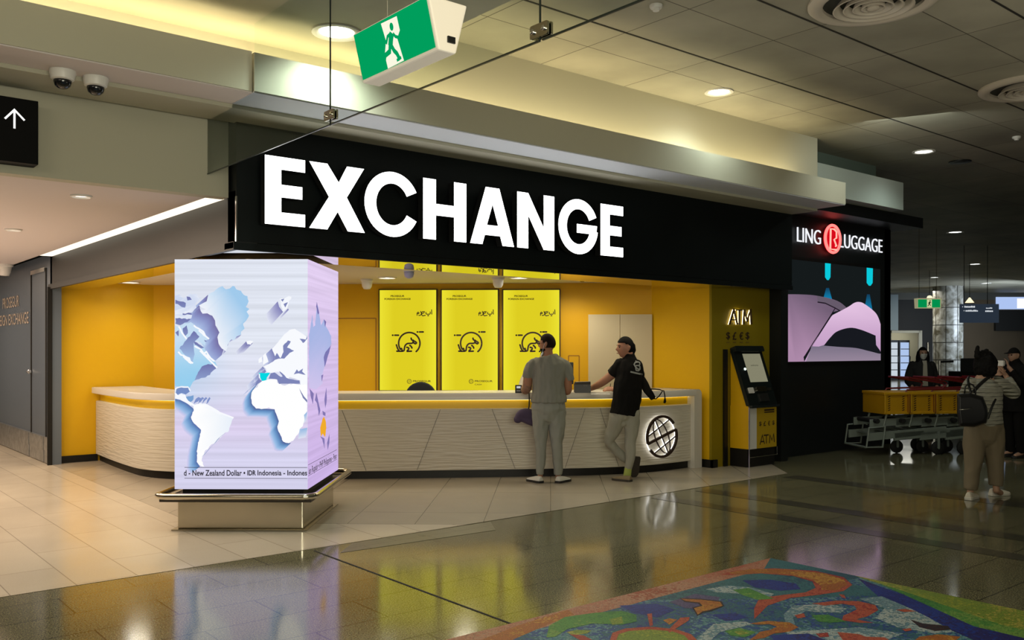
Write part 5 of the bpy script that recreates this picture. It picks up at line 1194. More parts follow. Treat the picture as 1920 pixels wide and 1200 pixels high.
etube(hb, [H2.w(Vector((0,-.088,.03))), H2.w(Vector((0,-.098,-.03))), H2.w(Vector((0,-.088,-.07)))], [(.055,.03),(.05,.03),(.03,.02)], side=H2.x)
blob('hair', hb, M_hair2, man2, .006, 2)
b = MB()
for sd in (-1, 1):
    etube(b, [H2.w(Vector((sd*.016,.094,.026))), H2.w(Vector((sd*.034,.090,.032))), H2.w(Vector((sd*.050,.076,.026)))], [.0035,.0045,.0025], n=8)
build('eyebrow', b, M_hair2, man2, smooth=True)
for sd in (-1, 1): build('eye', MB().lathe(H2.w(Vector((sd*.031,.080,.010))), [(.002,.010),(.009,.007),(.011,0)], H2.y, 12), MATS['dark eye'], man2, smooth=True)
etube(b := MB(), [H2.w(Vector((-.022,.094,-.062))), H2.w(Vector((0,.102,-.060))), H2.w(Vector((.022,.094,-.062)))], [.003,.006,.003], n=8); build('lips', b, mat('lips', (.26,.09,.07), .5), man2, smooth=True)
def decal(name, polys, target, m, parent, lift=.010):
    """flat print laid onto a cloth surface"""
    vs = [target.matrix_world @ v.co if False else v.co+WL[target] for v in target.data.vertices]
    bv = BVHTree.FromPolygons(vs, [tuple(p.vertices) for p in target.data.polygons]); mb = MB()
    for pl in polys:
        q = []
        for px, py in pl:
            r = ray(px, py).normalized(); h = bv.ray_cast(CAM, r)
            if h[0] is not None: q.append(h[0]-r*lift)
        if len(q) == len(pl): mb._add(q, [tuple(range(len(q)))])
    if mb.v: build(name, mb, m, parent, normals=False)
def zz(l): return [(1080+x/6.667, 615+y/6.667) for x, y in l]
def thick(l, w):
    out = []
    for (a, b_) in zip(l, l[1:]):
        d = Vector((b_[0]-a[0], b_[1]-a[1])).normalized(); n = Vector((-d.y, d.x))*w/2
        out.append([(a[0]+n.x-d.x*2, a[1]+n.y-d.y*2), (b_[0]+n.x+d.x*2, b_[1]+n.y+d.y*2), (b_[0]-n.x+d.x*2, b_[1]-n.y+d.y*2), (a[0]-n.x-d.x*2, a[1]-n.y-d.y*2)])
    return out
pr_ = thick([(770,425),(740,430),(726,455),(740,480),(765,505),(785,520),(800,500),(795,475),(770,468),(748,470)], 16)+thick([(765,420),(795,430),(798,455),(780,472)], 14)+thick([(745,490),(752,530),(780,535),(800,515),(800,480)], 15)+thick([(745,410),(765,425)], 12)
pr_ += thick([(682,548),(720,556),(760,566),(800,575),(828,580)], 20)
decal('emblem', [zz(p) for p in pr_], shirt2, mat('pale grey print', (.30,.31,.30), .7), man2)
# bag and loose strap at his far side
def zp(x, y, d): return P(1080+x/6.667, 615+y/6.667, d)
bag = thing('waist_bag', 'black bag strap dangling behind the man in the black shirt', 'bag', zp(900,760,.0))
tb = MB(); etube(tb, *spl([zp(830,620,.05), zp(862,700,.03), zp(880,760,.02), zp(930,830,.0), zp(965,880,.0)], [(.03,.02),(.045,.02),(.052,.02),(.045,.018),(.036,.012)]), side=RT); blob('pouch', tb, M_tee, bag, .006, 2)
b = MB().tube([zp(*p, -.01) for p in ((925,762),(990,764),(1050,770),(1082,786),(1060,820),(1035,855),(1000,884),(970,884))], .007, 8).tube([zp(*p, -.01) for p in ((1082,782),(1098,785),(1108,830),(1112,880))], .007, 8).tube([zp(*p, -.01) for p in ((1112,880),(1112,915),(1104,940))], [.009,.017,.012], 8)
build('strap', b, M_tee, bag, smooth=True)
b = MB().tube([P(1143.5,729,.46), P(1145,719,.45)], .004, 8); o = build('pen', b, M_black, base=P(1144,729,.46)); tag(o, 'dark pen held in the hand over the papers', 'pen')

# ---- clerk behind the counter, mostly hidden by the man in grey
def P(px, py, d=0.0, t0=12.25): return at_t(px, py, t0+d)
G0 = at_t(1020, 760, 12.25); G0.z = 0; mb = MB()
def col(px, z, d=0): p = at_t(px, 655, 12.25+d); p.z = z; return p
etube(mb, *spl([col(1022,.75), col(1022,1.0), col(1022,1.2), col(1022,1.34)], [(.15,.11),(.14,.10),(.16,.11),(.13,.08)]), side=RT); etube(mb, [col(1022,1.34), col(1022,1.45)], [.055,.052])
for s_ in (-1, 1): etube(mb, *spl([col(1022+s_*9,.80), col(1022+s_*10,.55,-.25), col(1022+s_*10,.12,-.3)], [.08,.06,.04])); etube(mb, [col(1022+s_*10,.10,-.3), col(1022+s_*10,.05,-.42)], [.04,.035])
HC = Head(col(1024,1.50), FW*-1, UP, .98); HC.add(mb)
AL = spl([P(1000,692), P(986,708,-.05), P(979,727,-.12), P(974,733,-.30), P(978,731,-.42)], [.05,.048,.045,.036,.026]); etube(mb, *AL); hand(mb, P(978,731,-.42), FW*-.8+RT*.3, UP, .95, .5)
AR = spl([P(1044,692), P(1056,708,-.05), P(1060,724,-.12), P(1055,731,-.30), P(1048,731,-.42)], [.05,.048,.045,.036,.026]); etube(mb, *AR); hand(mb, P(1048,731,-.42), FW*-.8-RT*.3, UP, .95, .5, thumb=-1)
clerk = blob('person', mb, M_skin3, voxel=.009, smooth=3, base=G0); tag(clerk, 'clerk in pale shirt behind the counter, almost hidden by the man in grey', 'person')
mb = MB(); etube(mb, *spl([col(1022,.82), col(1022,1.0), col(1022,1.2), col(1022,1.33), col(1022,1.39)], [(.18,.14),(.17,.13),(.195,.14),(.15,.10),(.07,.07)]), side=RT, ends=(0,1))
etube(mb, *spl([P(1003,692), P(987,707,-.05), P(980,724,-.12), P(976,731,-.22)], [.07,.064,.06,.05]), ends=(1,0)); etube(mb, *spl([P(1041,692), P(1055,707,-.05), P(1059,722,-.12), P(1056,730,-.22)], [.07,.064,.06,.05]), ends=(1,0))
blob('shirt', mb, mat('pale shirt cloth', (.42,.38,.32), .85), clerk, .009, 3)
mb = MB(); etube(mb, [col(1022,.76), col(1022,.86)], [(.17,.14),(.165,.13)], side=RT)
for s_ in (-1, 1): etube(mb, *spl([col(1022+s_*9,.80), col(1022+s_*10,.55,-.25), col(1022+s_*10,.10,-.3)], [.095,.075,.055]))
blob('trousers', mb, M_tee, clerk, .01, 3); blob('hair', HC.shell(lambda p: p.z > .05 or (p.y < 0 and p.z > -.05), .09), M_hair2, clerk, .008, 2)
for s_ in (-1, 1): shoe(clerk, col(1022+s_*10, 0, -.24), FW*-1, .26, .09, M_sole, M_sole, .07)

# ---- woman with backpack
def P(px, py, d=0.0, t0=9.62): return at_t(px, py, t0+d)
G0 = at_z(1843, 934, 0); FD = (RT*.60+FW*.80).normalized(); SW = (RT*.85-FW*.5).normalized(); mb = MB()
etube(mb, *spl([P(1846,805), P(1846,775), P(1846,745), P(1845,722), P(1846,712)], [(.14,.10),(.13,.10),(.14,.10),(.15,.10),(.10,.08)]), side=RT)
etube(mb, [P(1846,715), P(1850,698,.02)], [.052,.048])
for L in ([(1828,805),(1826,850),(1821,905),(1819,925)], [(1862,805),(1865,850),(1867,900),(1868,917)]): etube(mb, *spl([P(*L[0]), P(*L[1]), P(*L[2]), P(*L[3])], [.09,.06,.036,.034]))
etube(mb, [P(1819,926), P(1824,931,.06)], [.034,.03]); etube(mb, [P(1868,919), P(1876,924,.08)], [.034,.03])
etube(mb, *spl([P(1872,717), P(1890,727,.08), P(1902,738,.14), P(1896,722,.22), P(1885,703,.26)], [.05,.045,.042,.034,.025])); hand(mb, P(1886,705,.26), UP*.9-RT*.35+FW*.1, RT*.8-FW*.5, .95, .8, thumb=-1)
etube(mb, *spl([P(1818,720), P(1812,742,.12), P(1826,748,.24), P(1852,728,.34), P(1870,706,.34)], [.05,.045,.042,.034,.025])); hand(mb, P(1869,707,.34), UP*.9+RT*.2, FW*-.6-RT*.5, .95, .8)
H3 = Head(P(1851,682,.02), RT*.88+FW*.46, UP, .96); H3.add(mb)
wom = blob('person', mb, M_skin3, voxel=.007, smooth=3, base=G0); tag(wom, 'woman in pale quilted jacket and khaki trousers carrying a black backpack', 'person')
mb = MB()
etube(mb, *spl([P(1846.5,797), P(1846,785), P(1845.5,765), P(1845,742), P(1845,726), P(1845,716), P(1846,707)], [(.188,.14),(.184,.14),(.182,.14),(.188,.14),(.186,.135),(.135,.105),(.07,.07)]), side=RT, ends=(0,1))
etube(mb, *spl([P(1870,719), P(1886,726,.06), P(1900,737,.14), P(1899,728,.20), P(1888,709,.25)], [.075,.072,.068,.056,.046]), ends=(1,0)); etube(mb, *spl([P(1820,720), P(1812,742,.12), P(1826,748,.24), P(1852,728,.33)], [.075,.066,.06,.045]), ends=(1,0))
def quilt():
    m = bpy.data.materials.new('pale quilted jacket'); nt, b = nodes(m); L = nt.links
    b.inputs['Base Color'].default_value = (.30,.29,.24,1); b.inputs['Roughness'].default_value = .7
    tc = nt.nodes.new('ShaderNodeTexCoord'); wv = nt.nodes.new('ShaderNodeTexWave'); wv.bands_direction = 'Z'; wv.inputs['Scale'].default_value = 7.5; wv.inputs['Distortion'].default_value = 1.6; wv.inputs['Detail'].default_value = 1
    bp = nt.nodes.new('ShaderNodeBump'); bp.inputs['Strength'].default_value = .8; bp.inputs['Distance'].default_value = .03
    mp = nt.nodes.new('ShaderNodeMapRange'); mp.inputs['From Max'].default_value = .22; mp.inputs['To Min'].default_value = .82
    mx = nt.nodes.new('ShaderNodeMix'); mx.data_type = 'RGBA'; mx.blend_type = 'MULTIPLY'; mx.inputs[0].default_value = 1; mx.inputs[6].default_value = (.36,.35,.29,1)
    L.new(tc.outputs['Object'], wv.inputs[0]); L.new(wv.outputs['Fac'], bp.inputs['Height']); L.new(bp.outputs[0], b.inputs['Normal']); L.new(wv.outputs['Fac'], mp.inputs[0]); L.new(mp.outputs[0], mx.inputs[7]); L.new(mx.outputs[2], b.inputs['Base Color']); return m
blob('jacket', mb, quilt(), wom, .007, 3, (.006, 10, 1.6))
mb = MB(); etube(mb, *spl([P(1846,790), P(1846,800), P(1845,815)], [(.180,.135),(.196,.145),(.17,.13)]), side=RT)
for L in ([(1828,806,.112),(1826.5,845,.106),(1823,883,.080),(1820,917,.064)], [(1862,806,.112),(1864,845,.098),(1867,883,.084),(1867,910,.068)]): etube(mb, *spl([P(x, y) for x, y, r in L], [r for x, y, r in L]), ends=(1,0))
blob('trousers', mb, mat('khaki cloth', (.17,.135,.085), .9), wom, .008, 3, (.010, 8, .5))
M_wsh = mat('cream trainers', (.62,.56,.46), .6); M_wsole = mat('pale sole', (.55,.52,.45), .6)
shoe(wom, at_z(1815, 938, 0), RT*.55+FW*.55, .25, .095, M_wsh, M_wsole, .085); shoe(wom, at_z(1857, 930, 0), RT*.95+FW*.25, .25, .095, M_wsh, M_wsole, .085)
hb = H3.shell(lambda p: p.z > .03 or p.y < .015, .16, lambda h: .08*max(0, -h.y/.1))
etube(hb, *spl([H3.w(Vector((0,-.05,.03))), H3.w(Vector((0,-.075,-.06))), H3.w(Vector((.0,-.075,-.15)))], [(.105,.075),(.10,.07),(.06,.04)]), side=H3.x)
for sd in (-1, 1): etube(hb, *spl([H3.w(Vector((sd*.07,-.01,.03))), H3.w(Vector((sd*.085,-.03,-.07))), H3.w(Vector((sd*.06,-.04,-.16)))], [.045,.045,.02]))
etube(hb, [P(1834,668), P(1832,659), P(1833,651)], [.035,.028,.012]); etube(hb, [P(1840,664), P(1850,659)], [.03,.025])
blob('hair', hb, M_hair2, wom, .008, 2, (.012, 22, .8))
mk = H3.shell(lambda p: p.y > .035 and -.105 < p.z < -.005 and abs(p.x) < .055, .16); blob('face_mask', mk, mat('cream mask', (.60,.60,.48), .7), wom, .006, 4)
cm_ = thing('phone_camera', 'small pale camera held to the face of the woman with the backpack', 'camera', P(1872,680,.26)); cf = Frame(P(1873,681,.25), (RT*.5-FW*.85).normalized())
build('body', MB().rbox(cf, -.055, .055, -.03, .03, -.015, .015, .008), M_wplast, cm_); build('lens', MB().lathe(cf.pt(0,0,-.015), [(.022,0),(.022,-.02),(.015,-.024)], cf.n, 16), M_black, cm_)
bpk = thing('backpack', 'black leather backpack with a loop handle on the woman in the quilted jacket', 'backpack', P(1823,770,-.22))
def bz(x, y, d): return P(1760+x/6, 630+y/6, d)
tb = MB(); BPo = [(205,650),(350,640),(500,680),(545,800),(560,890),(540,980),(400,1025),(230,1020),(205,860)]
tb.loft([[bz(380+(x-380)*k, 840+(y-840)*k, d) for x, y in BPo] for k, d in ((.80,-.33),(.95,-.31),(1.0,-.24),(1.0,-.15),(.95,-.10))]); blob('sack', tb, mat('black leather', (.007,.007,.008), .38, spec=.4), bpk, .007, 3)
build('zip', MB().tube([bz(235,830,-.345), bz(300,825,-.350), bz(380,812,-.350)], .004, 6), M_chrome, bpk, smooth=True)
build('handle', MB().tube([bz(290,650,-.24), bz(300,570,-.23), bz(340,530,-.22), bz(385,550,-.22), bz(415,600,-.22), bz(415,660,-.24)], .008, 8), M_black, bpk, smooth=True)
b = MB(); etube(b, *spl([bz(390,630,-.22), bz(450,560,-.20), bz(540,480,-.17), bz(600,452,-.10), bz(680,455,.03), bz(705,490,.10)], [(.018,.006)]*6), side=RT, n=10); etube(b, *spl([bz(365,640,-.22), bz(340,560,-.20), bz(330,480,-.13), bz(345,455,-.03)], [(.014,.006)]*4), side=RT, n=10); etube(b, *spl([bz(555,930,-.16), bz(600,800,-.155), bz(640,710,-.13)], [(.012,.006)]*3), side=RT, n=10)
build('strap', b, M_black, bpk, smooth=True)

# ---- plain dressed figures farther off
def figure(cx, t0, face, height, label, coat, hairf, trou=M_tee, extra=None, skin=M_skin3, arms='down'):
    k = height/1.72; base = at_t(cx, 655, t0); base.z = 0; f = Vector(face).normalized(); s = f.cross(UP).normalized()
    def q(x, y, z): return base+s*(x*k)+f*(y*k)+UP*(z*k)
    mb = MB(); etube(mb, *spl([q(0,0,.90), q(0,0,1.1), q(0,.01,1.3), q(0,0,1.42)], [(.14,.10),(.125,.095),(.155,.10),(.11,.07)]), side=s); etube(mb, [q(0,0,1.42), q(0,.02,1.52)], [.052,.05])
    for sd in (-1, 1):
        etube(mb, *spl([q(sd*.09,0,.9), q(sd*.10,.02,.5), q(sd*.10,-.01,.09)], [.085,.055,.038])); etube(mb, [q(sd*.10,0,.07), q(sd*.11,.12,.04)], [.038,.03])
        if arms == 'down' or sd == 1: A = [q(sd*.18,0,1.38), q(sd*.25,-.02,1.12), q(sd*.21,.16,.96)]; hd = (f*.8-UP*.3-s*sd*.3, s*sd)
        else: A = [q(sd*.18,0,1.38), q(sd*.27,.10,1.15), q(sd*.12,.26,1.42)]; hd = (UP*.9-s*sd*.3, f*-.4+s*sd*.6)
        etube(mb, *spl(A, [.05,.042,.028])); hand(mb, A[-1], hd[0], hd[1], k, .6, thumb=-sd)
    H = Head(q(0,.03,1.60), f, UP, k*.97); H.add(mb)
    o = blob('person', mb, skin, voxel=.009, smooth=3, base=base); tag(o, label, 'person')
    mb = MB(); etube(mb, *spl([q(0,0,.72), q(0,0,.95), q(0,.01,1.2), q(0,0,1.36), q(0,0,1.45), q(0,.01,1.5)], [(.21,.16),(.19,.145),(.195,.14),(.19,.13),(.12,.10),(.075,.075)]), side=s, ends=(0,1))
    for sd in (-1, 1):
        A = [q(sd*.17,0,1.38), q(sd*.25,-.02,1.12), q(sd*.225,.12,1.0)] if (arms == 'down' or sd == 1) else [q(sd*.17,0,1.38), q(sd*.27,.10,1.15), q(sd*.15,.23,1.36)]
        etube(mb, *spl(A, [.075,.065,.05]), ends=(1,0))
    c_ = blob('jacket', mb, coat, o, .009, 3, (.008, 9, .6))
    mb = MB(); etube(mb, [q(0,0,.84), q(0,0,.96)], [(.17,.13),(.165,.125)], side=s)
    for sd in (-1, 1): etube(mb, *spl([q(sd*.09,0,.88), q(sd*.10,.02,.5), q(sd*.10,-.01,.08)], [.105,.08,.065]), ends=(1,0))
    blob('trousers', mb, trou, o, .01, 3)
    for sd in (-1, 1): shoe(o, q(sd*.10,-.08,0), f, .26*k, .095, M_sole, M_sole, .08)
    hairf(o, H, q, s, f); return o, q, c_
def hair_long(o, H, q, s, f):
    hb = H.shell(lambda p: p.z > .055 or p.y < .02, .10)
    for sd in (-1, 1): etube(hb, *spl([H.w(Vector((sd*.07,.0,.02))), H.w(Vector((sd*.085,.0,-.10))), H.w(Vector((sd*.08,.02,-.20)))], [.035,.04,.025]))
    blob('hair', hb, M_hair2, o, .009, 2)
    blob('face_mask', H.shell(lambda p: p.y > .03 and -.105 < p.z < -.002 and abs(p.x) < .058, .12), mat('white mask', (.70,.72,.70), .7), o, .007, 3)
    for sd in (-1, 1): build('eye', MB().lathe(H.w(Vector((sd*.031,.080,.010))), [(.002,.010),(.009,.007),(.011,0)], H.y, 10), MATS['dark eye'], o, smooth=True)
def cap(o, H, q, s, f):
    hb = H.shell(lambda p: p.z > .035, .11); etube(hb, [H.w(Vector((0,.07,.045))), H.w(Vector((0,.165,.035)))], [(.07,.008),(.055,.006)], side=H.x); blob('cap', hb, M_tee, o, .008, 3)
    blob('hair', H.shell(lambda p: p.y < .0 and p.z > -.04, .07), M_hair2, o, .008, 2)
    for sd in (-1, 1): build('eye', MB().lathe(H.w(Vector((sd*.031,.080,.010))), [(.002,.010),(.009,.007),(.011,0)], H.y, 10), MATS['dark eye'], o, smooth=True)
o, q, c_ = figure(1729, 16.0, FW*-1-RT*.1, 1.64, 'person in dark open jacket and white mask standing beyond the trolleys', mat('dark jacket cloth', (.012,.012,.013), .85), hair_long)
b = MB(); b._add([q(-.035,.158,1.40), q(.035,.158,1.40), q(.05,.165,1.0), q(-.05,.165,1.0)], [(0,1,2,3)]); b._add([q(-.04,.12,1.47), q(.04,.12,1.47), q(.035,.158,1.40), q(-.035,.158,1.40)], [(0,1,2,3)])
build('undershirt', b, mat('cream undershirt', (.45,.42,.34), .8), o)
figure(1904, 13.3, RT*-.95-FW*.3, 1.62, 'person in black cap and dark clothes behind the woman with the backpack', M_tee, cap, arms='up')
# ================================================================ the far hall
TB = 46.0
BG = Frame(at_t(1660, HZ, TB)-UP*EYE, RT)
def bq(x, y): return BG.uv(1660+x/6, 530+y/6)
def bpx(px, py): return BG.uv(px, py)
M_far1 = mat('dim far wall', (.10,.10,.085), .7); M_far2 = mat('near black far wall', (.012,.012,.011), .7); M_far3 = mat('brown far wall', (.085,.062,.035), .6, var=(.3,.4))
a0 = bpx(1600, 0)[0]; a1 = bpx(2300, 0)[0]
uD0, vD = bpx(1671, 622); uD1 = bpx(1726, 622)[0]
v1 = bpx(1700, 562)[1]; uC = bpx(1800, 600)[0]; v2 = bpx(1803, 604)[1]
b = MB().fbox(BG, a0, a1, v1, ZC, -.3, 0)
struct('wall_far', b, M_far1, 'dim grey wall band at the far end of the hall', 'wall')
b = MB().fbox(BG, a0, uD0, 0, v1, -.3, 0).fbox(BG, uD0, uD1, vD, v1, -.3, 0).fbox(BG, uD1, uC, 0, v1, -.3, 0)
struct('wall_far', b, M_far2, 'near black wall around the lit shop opening', 'wall')
struct('wall_far', MB().fbox(BG, uC, a1, 0, v1, -.3, 0), M_far3, 'brown wall at the far end right of the round column', 'wall')
struct('wall_far', MB().fbox(BG, uD0-1, uD1+2, 0, 3.2, -3.2, -3.0), mat('lit shop wall', (.35,.34,.26), .7), 'cream inner wall seen through the lit opening', 'wall')
struct('trim_23', MB().fbox(BG, uD1-.1, uD1+.06, 0, vD+.06, -.05, .06).fbox(BG, uD0, uD1, vD-.06, vD+.06, -.05, .06), mat('cream door frame', (.5,.48,.38), .6), 'cream frame of the lit shop opening', 'door frame')
uw0, vw0 = bpx(1867, 580); uw1, vw1 = bpx(2000, 557)
struct('window_1', MB().fbox(BG, uw0, uw1, vw0, vw1, .0, .05), emat('daylight window', (.42,.55,.88), 1.0), 'bluish daylight window strip high on the far wall', 'window')
um = bpx(1906, 0)[0]
struct('window_2', MB().fbox(BG, um, uw1, vw0+.05, vw1-.08, .05, .07), emat('bright daylight', (.95,.97,1), 1.2), 'brightest pane of the far window strip', 'window')
struct('trim_24', MB().fbox(BG, uw0-.1, uw1, vw0-1.1, vw0-.05, .0, .2), M_far2, 'dark panel under the far window strip', 'panel')
# pale pier just beyond the luggage shop
ux = bpx(1683, 600)[0]
struct('trim_25', MB().fbox(BG, a0, ux, vD+.07, ZC-.1, 0, .08), mat('blue grey pier', (.22,.28,.30), .5), 'blue grey header strip beside the black luggage shop wall', 'header strip')
# drinks fridges
for i, (xa, xb) in enumerate(((84, 222), (232, 352))):
    u0, vt = bq(xa, 645); u1 = bq(xb, 645)[0]
    f = thing('drinks_fridge', ['lit drinks fridge at the left of the far opening', 'lit drinks fridge at the right of the far opening'][i], 'fridge', BG.pt((u0+u1)/2, 0, -1), 'lit drinks fridges')
    build('cabinet', MB().fbox(BG, u0, u1, 0, vt, -1.5, -.8), M_black, f)
    build('glass_door', MB().fbox(BG, u0+.06, u1-.06, .15, vt-.12, -.8, -.76), emat('lit fridge %d' % i, [(.50,.56,.62), (.36,.48,.72)][i], 1.15), f)
    b = MB()
    for k in range(1, 5): b.fbox(BG, u0+.06, u1-.06, .15+(vt-.27)*k/5, .19+(vt-.27)*k/5, -.76, -.74)
    build('shelf', b, mat('dark shelf', (.03,.035,.045), .5), f)
    build('handle', MB().fbox(BG, u1-.05, u1, vt*.45, vt*.60, -.8, -.70), M_black, f)
# round clad column
cq = at_t(1777.5, HZ, 41.5); cq.z = 0; cr_ = .64
co = thing('round_column', 'round column clad in shiny stone panels', 'column', cq)
def stone():
    m = bpy.data.materials.new('polished stone cladding'); nt, b = nodes(m); L = nt.links
    tc = nt.nodes.new('ShaderNodeTexCoord'); n = nt.nodes.new('ShaderNodeTexNoise'); n.inputs['Scale'].default_value = 2.2; n.inputs['Detail'].default_value = 5; n.inputs['Distortion'].default_value = 1.2
    cr = nt.nodes.new('ShaderNodeValToRGB'); cr.color_ramp.elements[0].position = .35; cr.color_ramp.elements[0].color = (.10,.09,.06,1); cr.color_ramp.elements[1].position = .7; cr.color_ramp.elements[1].color = (.50,.50,.46,1)
    L.new(tc.outputs['Object'], n.inputs[0]); L.new(n.outputs[0], cr.inputs[0]); L.new(cr.outputs[0], b.inputs['Base Color']); b.inputs['Roughness'].default_value = .25; return m
build('shaft', MB().lathe(cq, [(cr_,.25),(cr_,ZC)], (0,0,1), 40), stone(), co, smooth='auto'); build('base', MB().lathe(cq, [(cr_+.03,0),(cr_+.03,.26)], (0,0,1), 40), M_black, co, smooth='auto')
b = MB()
for z in (1.1, 1.9, 2.7, 3.5): b.lathe(cq+UP*z, [(cr_+.004,0),(cr_+.004,.03)], (0,0,1), 40)
for a in range(8): d = Vector((math.cos(a*PI/4+.3), math.sin(a*PI/4+.3), 0))*(cr_+.001); b.tube([cq+d+UP*.3, cq+d+UP*ZC], .012, 4)
build('panel_joint', b, M_joint, co)
# far exit sign and direction sign
qa = at_t(1719, 578, 21.5); EF = Frame(qa, RT)
fx = thing('exit_sign', 'small far green exit sign hanging before the round column', 'exit sign', EF.pt(.3, .1))
build('housing', MB().loft([[EF.pt(u, 0, o) for u, o in ((0,0),(.58,0),(.58,-.12),(0,-.12))], [EF.pt(u, .24, o) for u, o in ((-.0,.02),(.585,.02),(.62,-.15),(0,-.15))]]), mat('cream lit far housing', (.5,.48,.3), .5, emit=(.9,.85,.5), estr=.3), fx)
build('face', MB().poly(EF, [(.02,.02),(.55,.02),(.55,.21),(.02,.21)], .022), emat('far green face', s2l((0,150,80)), .9), fx, normals=False)
b = MB().poly(EF, [(.23,.02),(.35,.02),(.35,.21),(.23,.21)], .026); build('doorway_panel', b, emat('far cream panel', s2l((205,215,160)), .9), fx, normals=False)
b = MB()
for l, w in (([(.30,.155),(.285,.10)], .03), ([(.285,.10),(.25,.05)], .016), ([(.285,.10),(.32,.06)], .016), ([(.295,.15),(.33,.13)], .012), ([(.295,.15),(.26,.115)], .012)): b.stroke(EF, l, w, .03, .03)
b.poly(EF, [(.305+.016*math.cos(a*PI/5), .175+.016*math.sin(a*PI/5)) for a in range(10)], .03)
build('running_man', b, M_kick, fx, normals=False)
for u in (.08, .5): build('suspension_rod', MB().tube([EF.pt(u, .24, -.06), Vector((*EF.pt(u, 0, -.06).xy, ZC))], .006, 6), M_steel, fx)
qa = at_t(1803, 605, 25); DF = Frame(qa, RT)
dw = 70*25/F; dh = 35*25/F
ds = thing('wayfinding_sign', 'dark hanging direction sign with white lines right of the column', 'sign', DF.pt(dw/2, dh/2))
build('panel', MB().fbox(DF, 0, dw, 0, dh, -.12, 0), mat('slate sign panel', (.035,.045,.06), .5, emit=(.03,.045,.07), estr=.6), ds)
b = MB()
for u0, u1, v, h in ((.02,.04,.43,.035),(.08,.38,.42,.05),(.06,.08,.32,.035),(.11,.46,.31,.05),(.68,.86,.39,.035),(.66,.88,.30,.045)):
    n = max(1, int((u1-u0)/.035)); 
    for k in range(n): b.fbox(DF, u0+(u1-u0)*k/n, u0+(u1-u0)*(k+.72)/n, v, v+h*random.uniform(.6,1), .0, .004)
build('lettering', b, emat('white sign print', (.9,.95,1), .8), ds)
for u in (.10, .75): build('suspension_rod', MB().tube([DF.pt(u, dh, -.06), Vector((*DF.pt(u, 0, -.06).xy, ZC))], .008, 6), M_black, ds)
for px, py, t_, lab in ((1743,556,33,'small lit pendant cone above the far exit sign'), (1818,563,30,'small lit pendant cone above the direction sign')):
    q_ = at_t(px, py, t_); pdt = thing('pendant_lamp', lab, 'pendant lamp', q_, 'far pendant lamps')
    build('shade', MB().lathe(q_-UP*.08, [(.11 if px < 1800 else .14,0),(.07,.10),(.02,.17 if px > 1800 else .12)], (0,0,1), 16), emat('warm far lamp', (1,.85,.55), 1.3), pdt, smooth=True)
    build('cord', MB().tube([q_, Vector((q_.x,q_.y,ZC))], .008, 5), M_black, pdt)
# barrier posts and a dark kiosk beyond the trolleys
for px, py, t_, h, lab in ((1740,642,17.0,1.7,'thin pale post right of the masked person'), (1762,676,20,1.35,'pale post with a dark arm beside the round column')):
    q_ = at_t(px, py, t_); top = q_.z; q_.z = 0; bp = thing('barrier_post', lab, 'post', q_)
    build('post', MB().tube([q_+UP*.03, q_+UP*top], .025, 10), M_steel2, bp); build('foot', MB().lathe(q_, [(.16,0),(.16,.02),(.05,.05)], (0,0,1), 20), M_steel2, bp)
    if px > 1750: build('arm', MB().tube([q_+UP*(top-.03), q_+UP*(top-.02)+RT*.30], .022, 8), M_black, bp)
q_ = at_t(1835, HZ, 22); q_.z = 0; KF = Frame(q_, RT)
kk = thing('dark_kiosk', 'dark counter kiosk with small lit card behind the woman', 'kiosk', q_)
build('body', MB().fbox(KF, -.45, 1.2, 0, 1.05, -.6, 0), M_far2, kk); build('display', MB().rbox(KF, -.40, -.05, 1.05, 1.38, -.1, -.05, .02), mat('dark display', (.02,.02,.022), .3), kk)
build('card', MB().fbox(KF, -.04, .06, 1.05, 1.08, -.04, .0), emat('lit card', (.8,.85,.9), .8), kk)

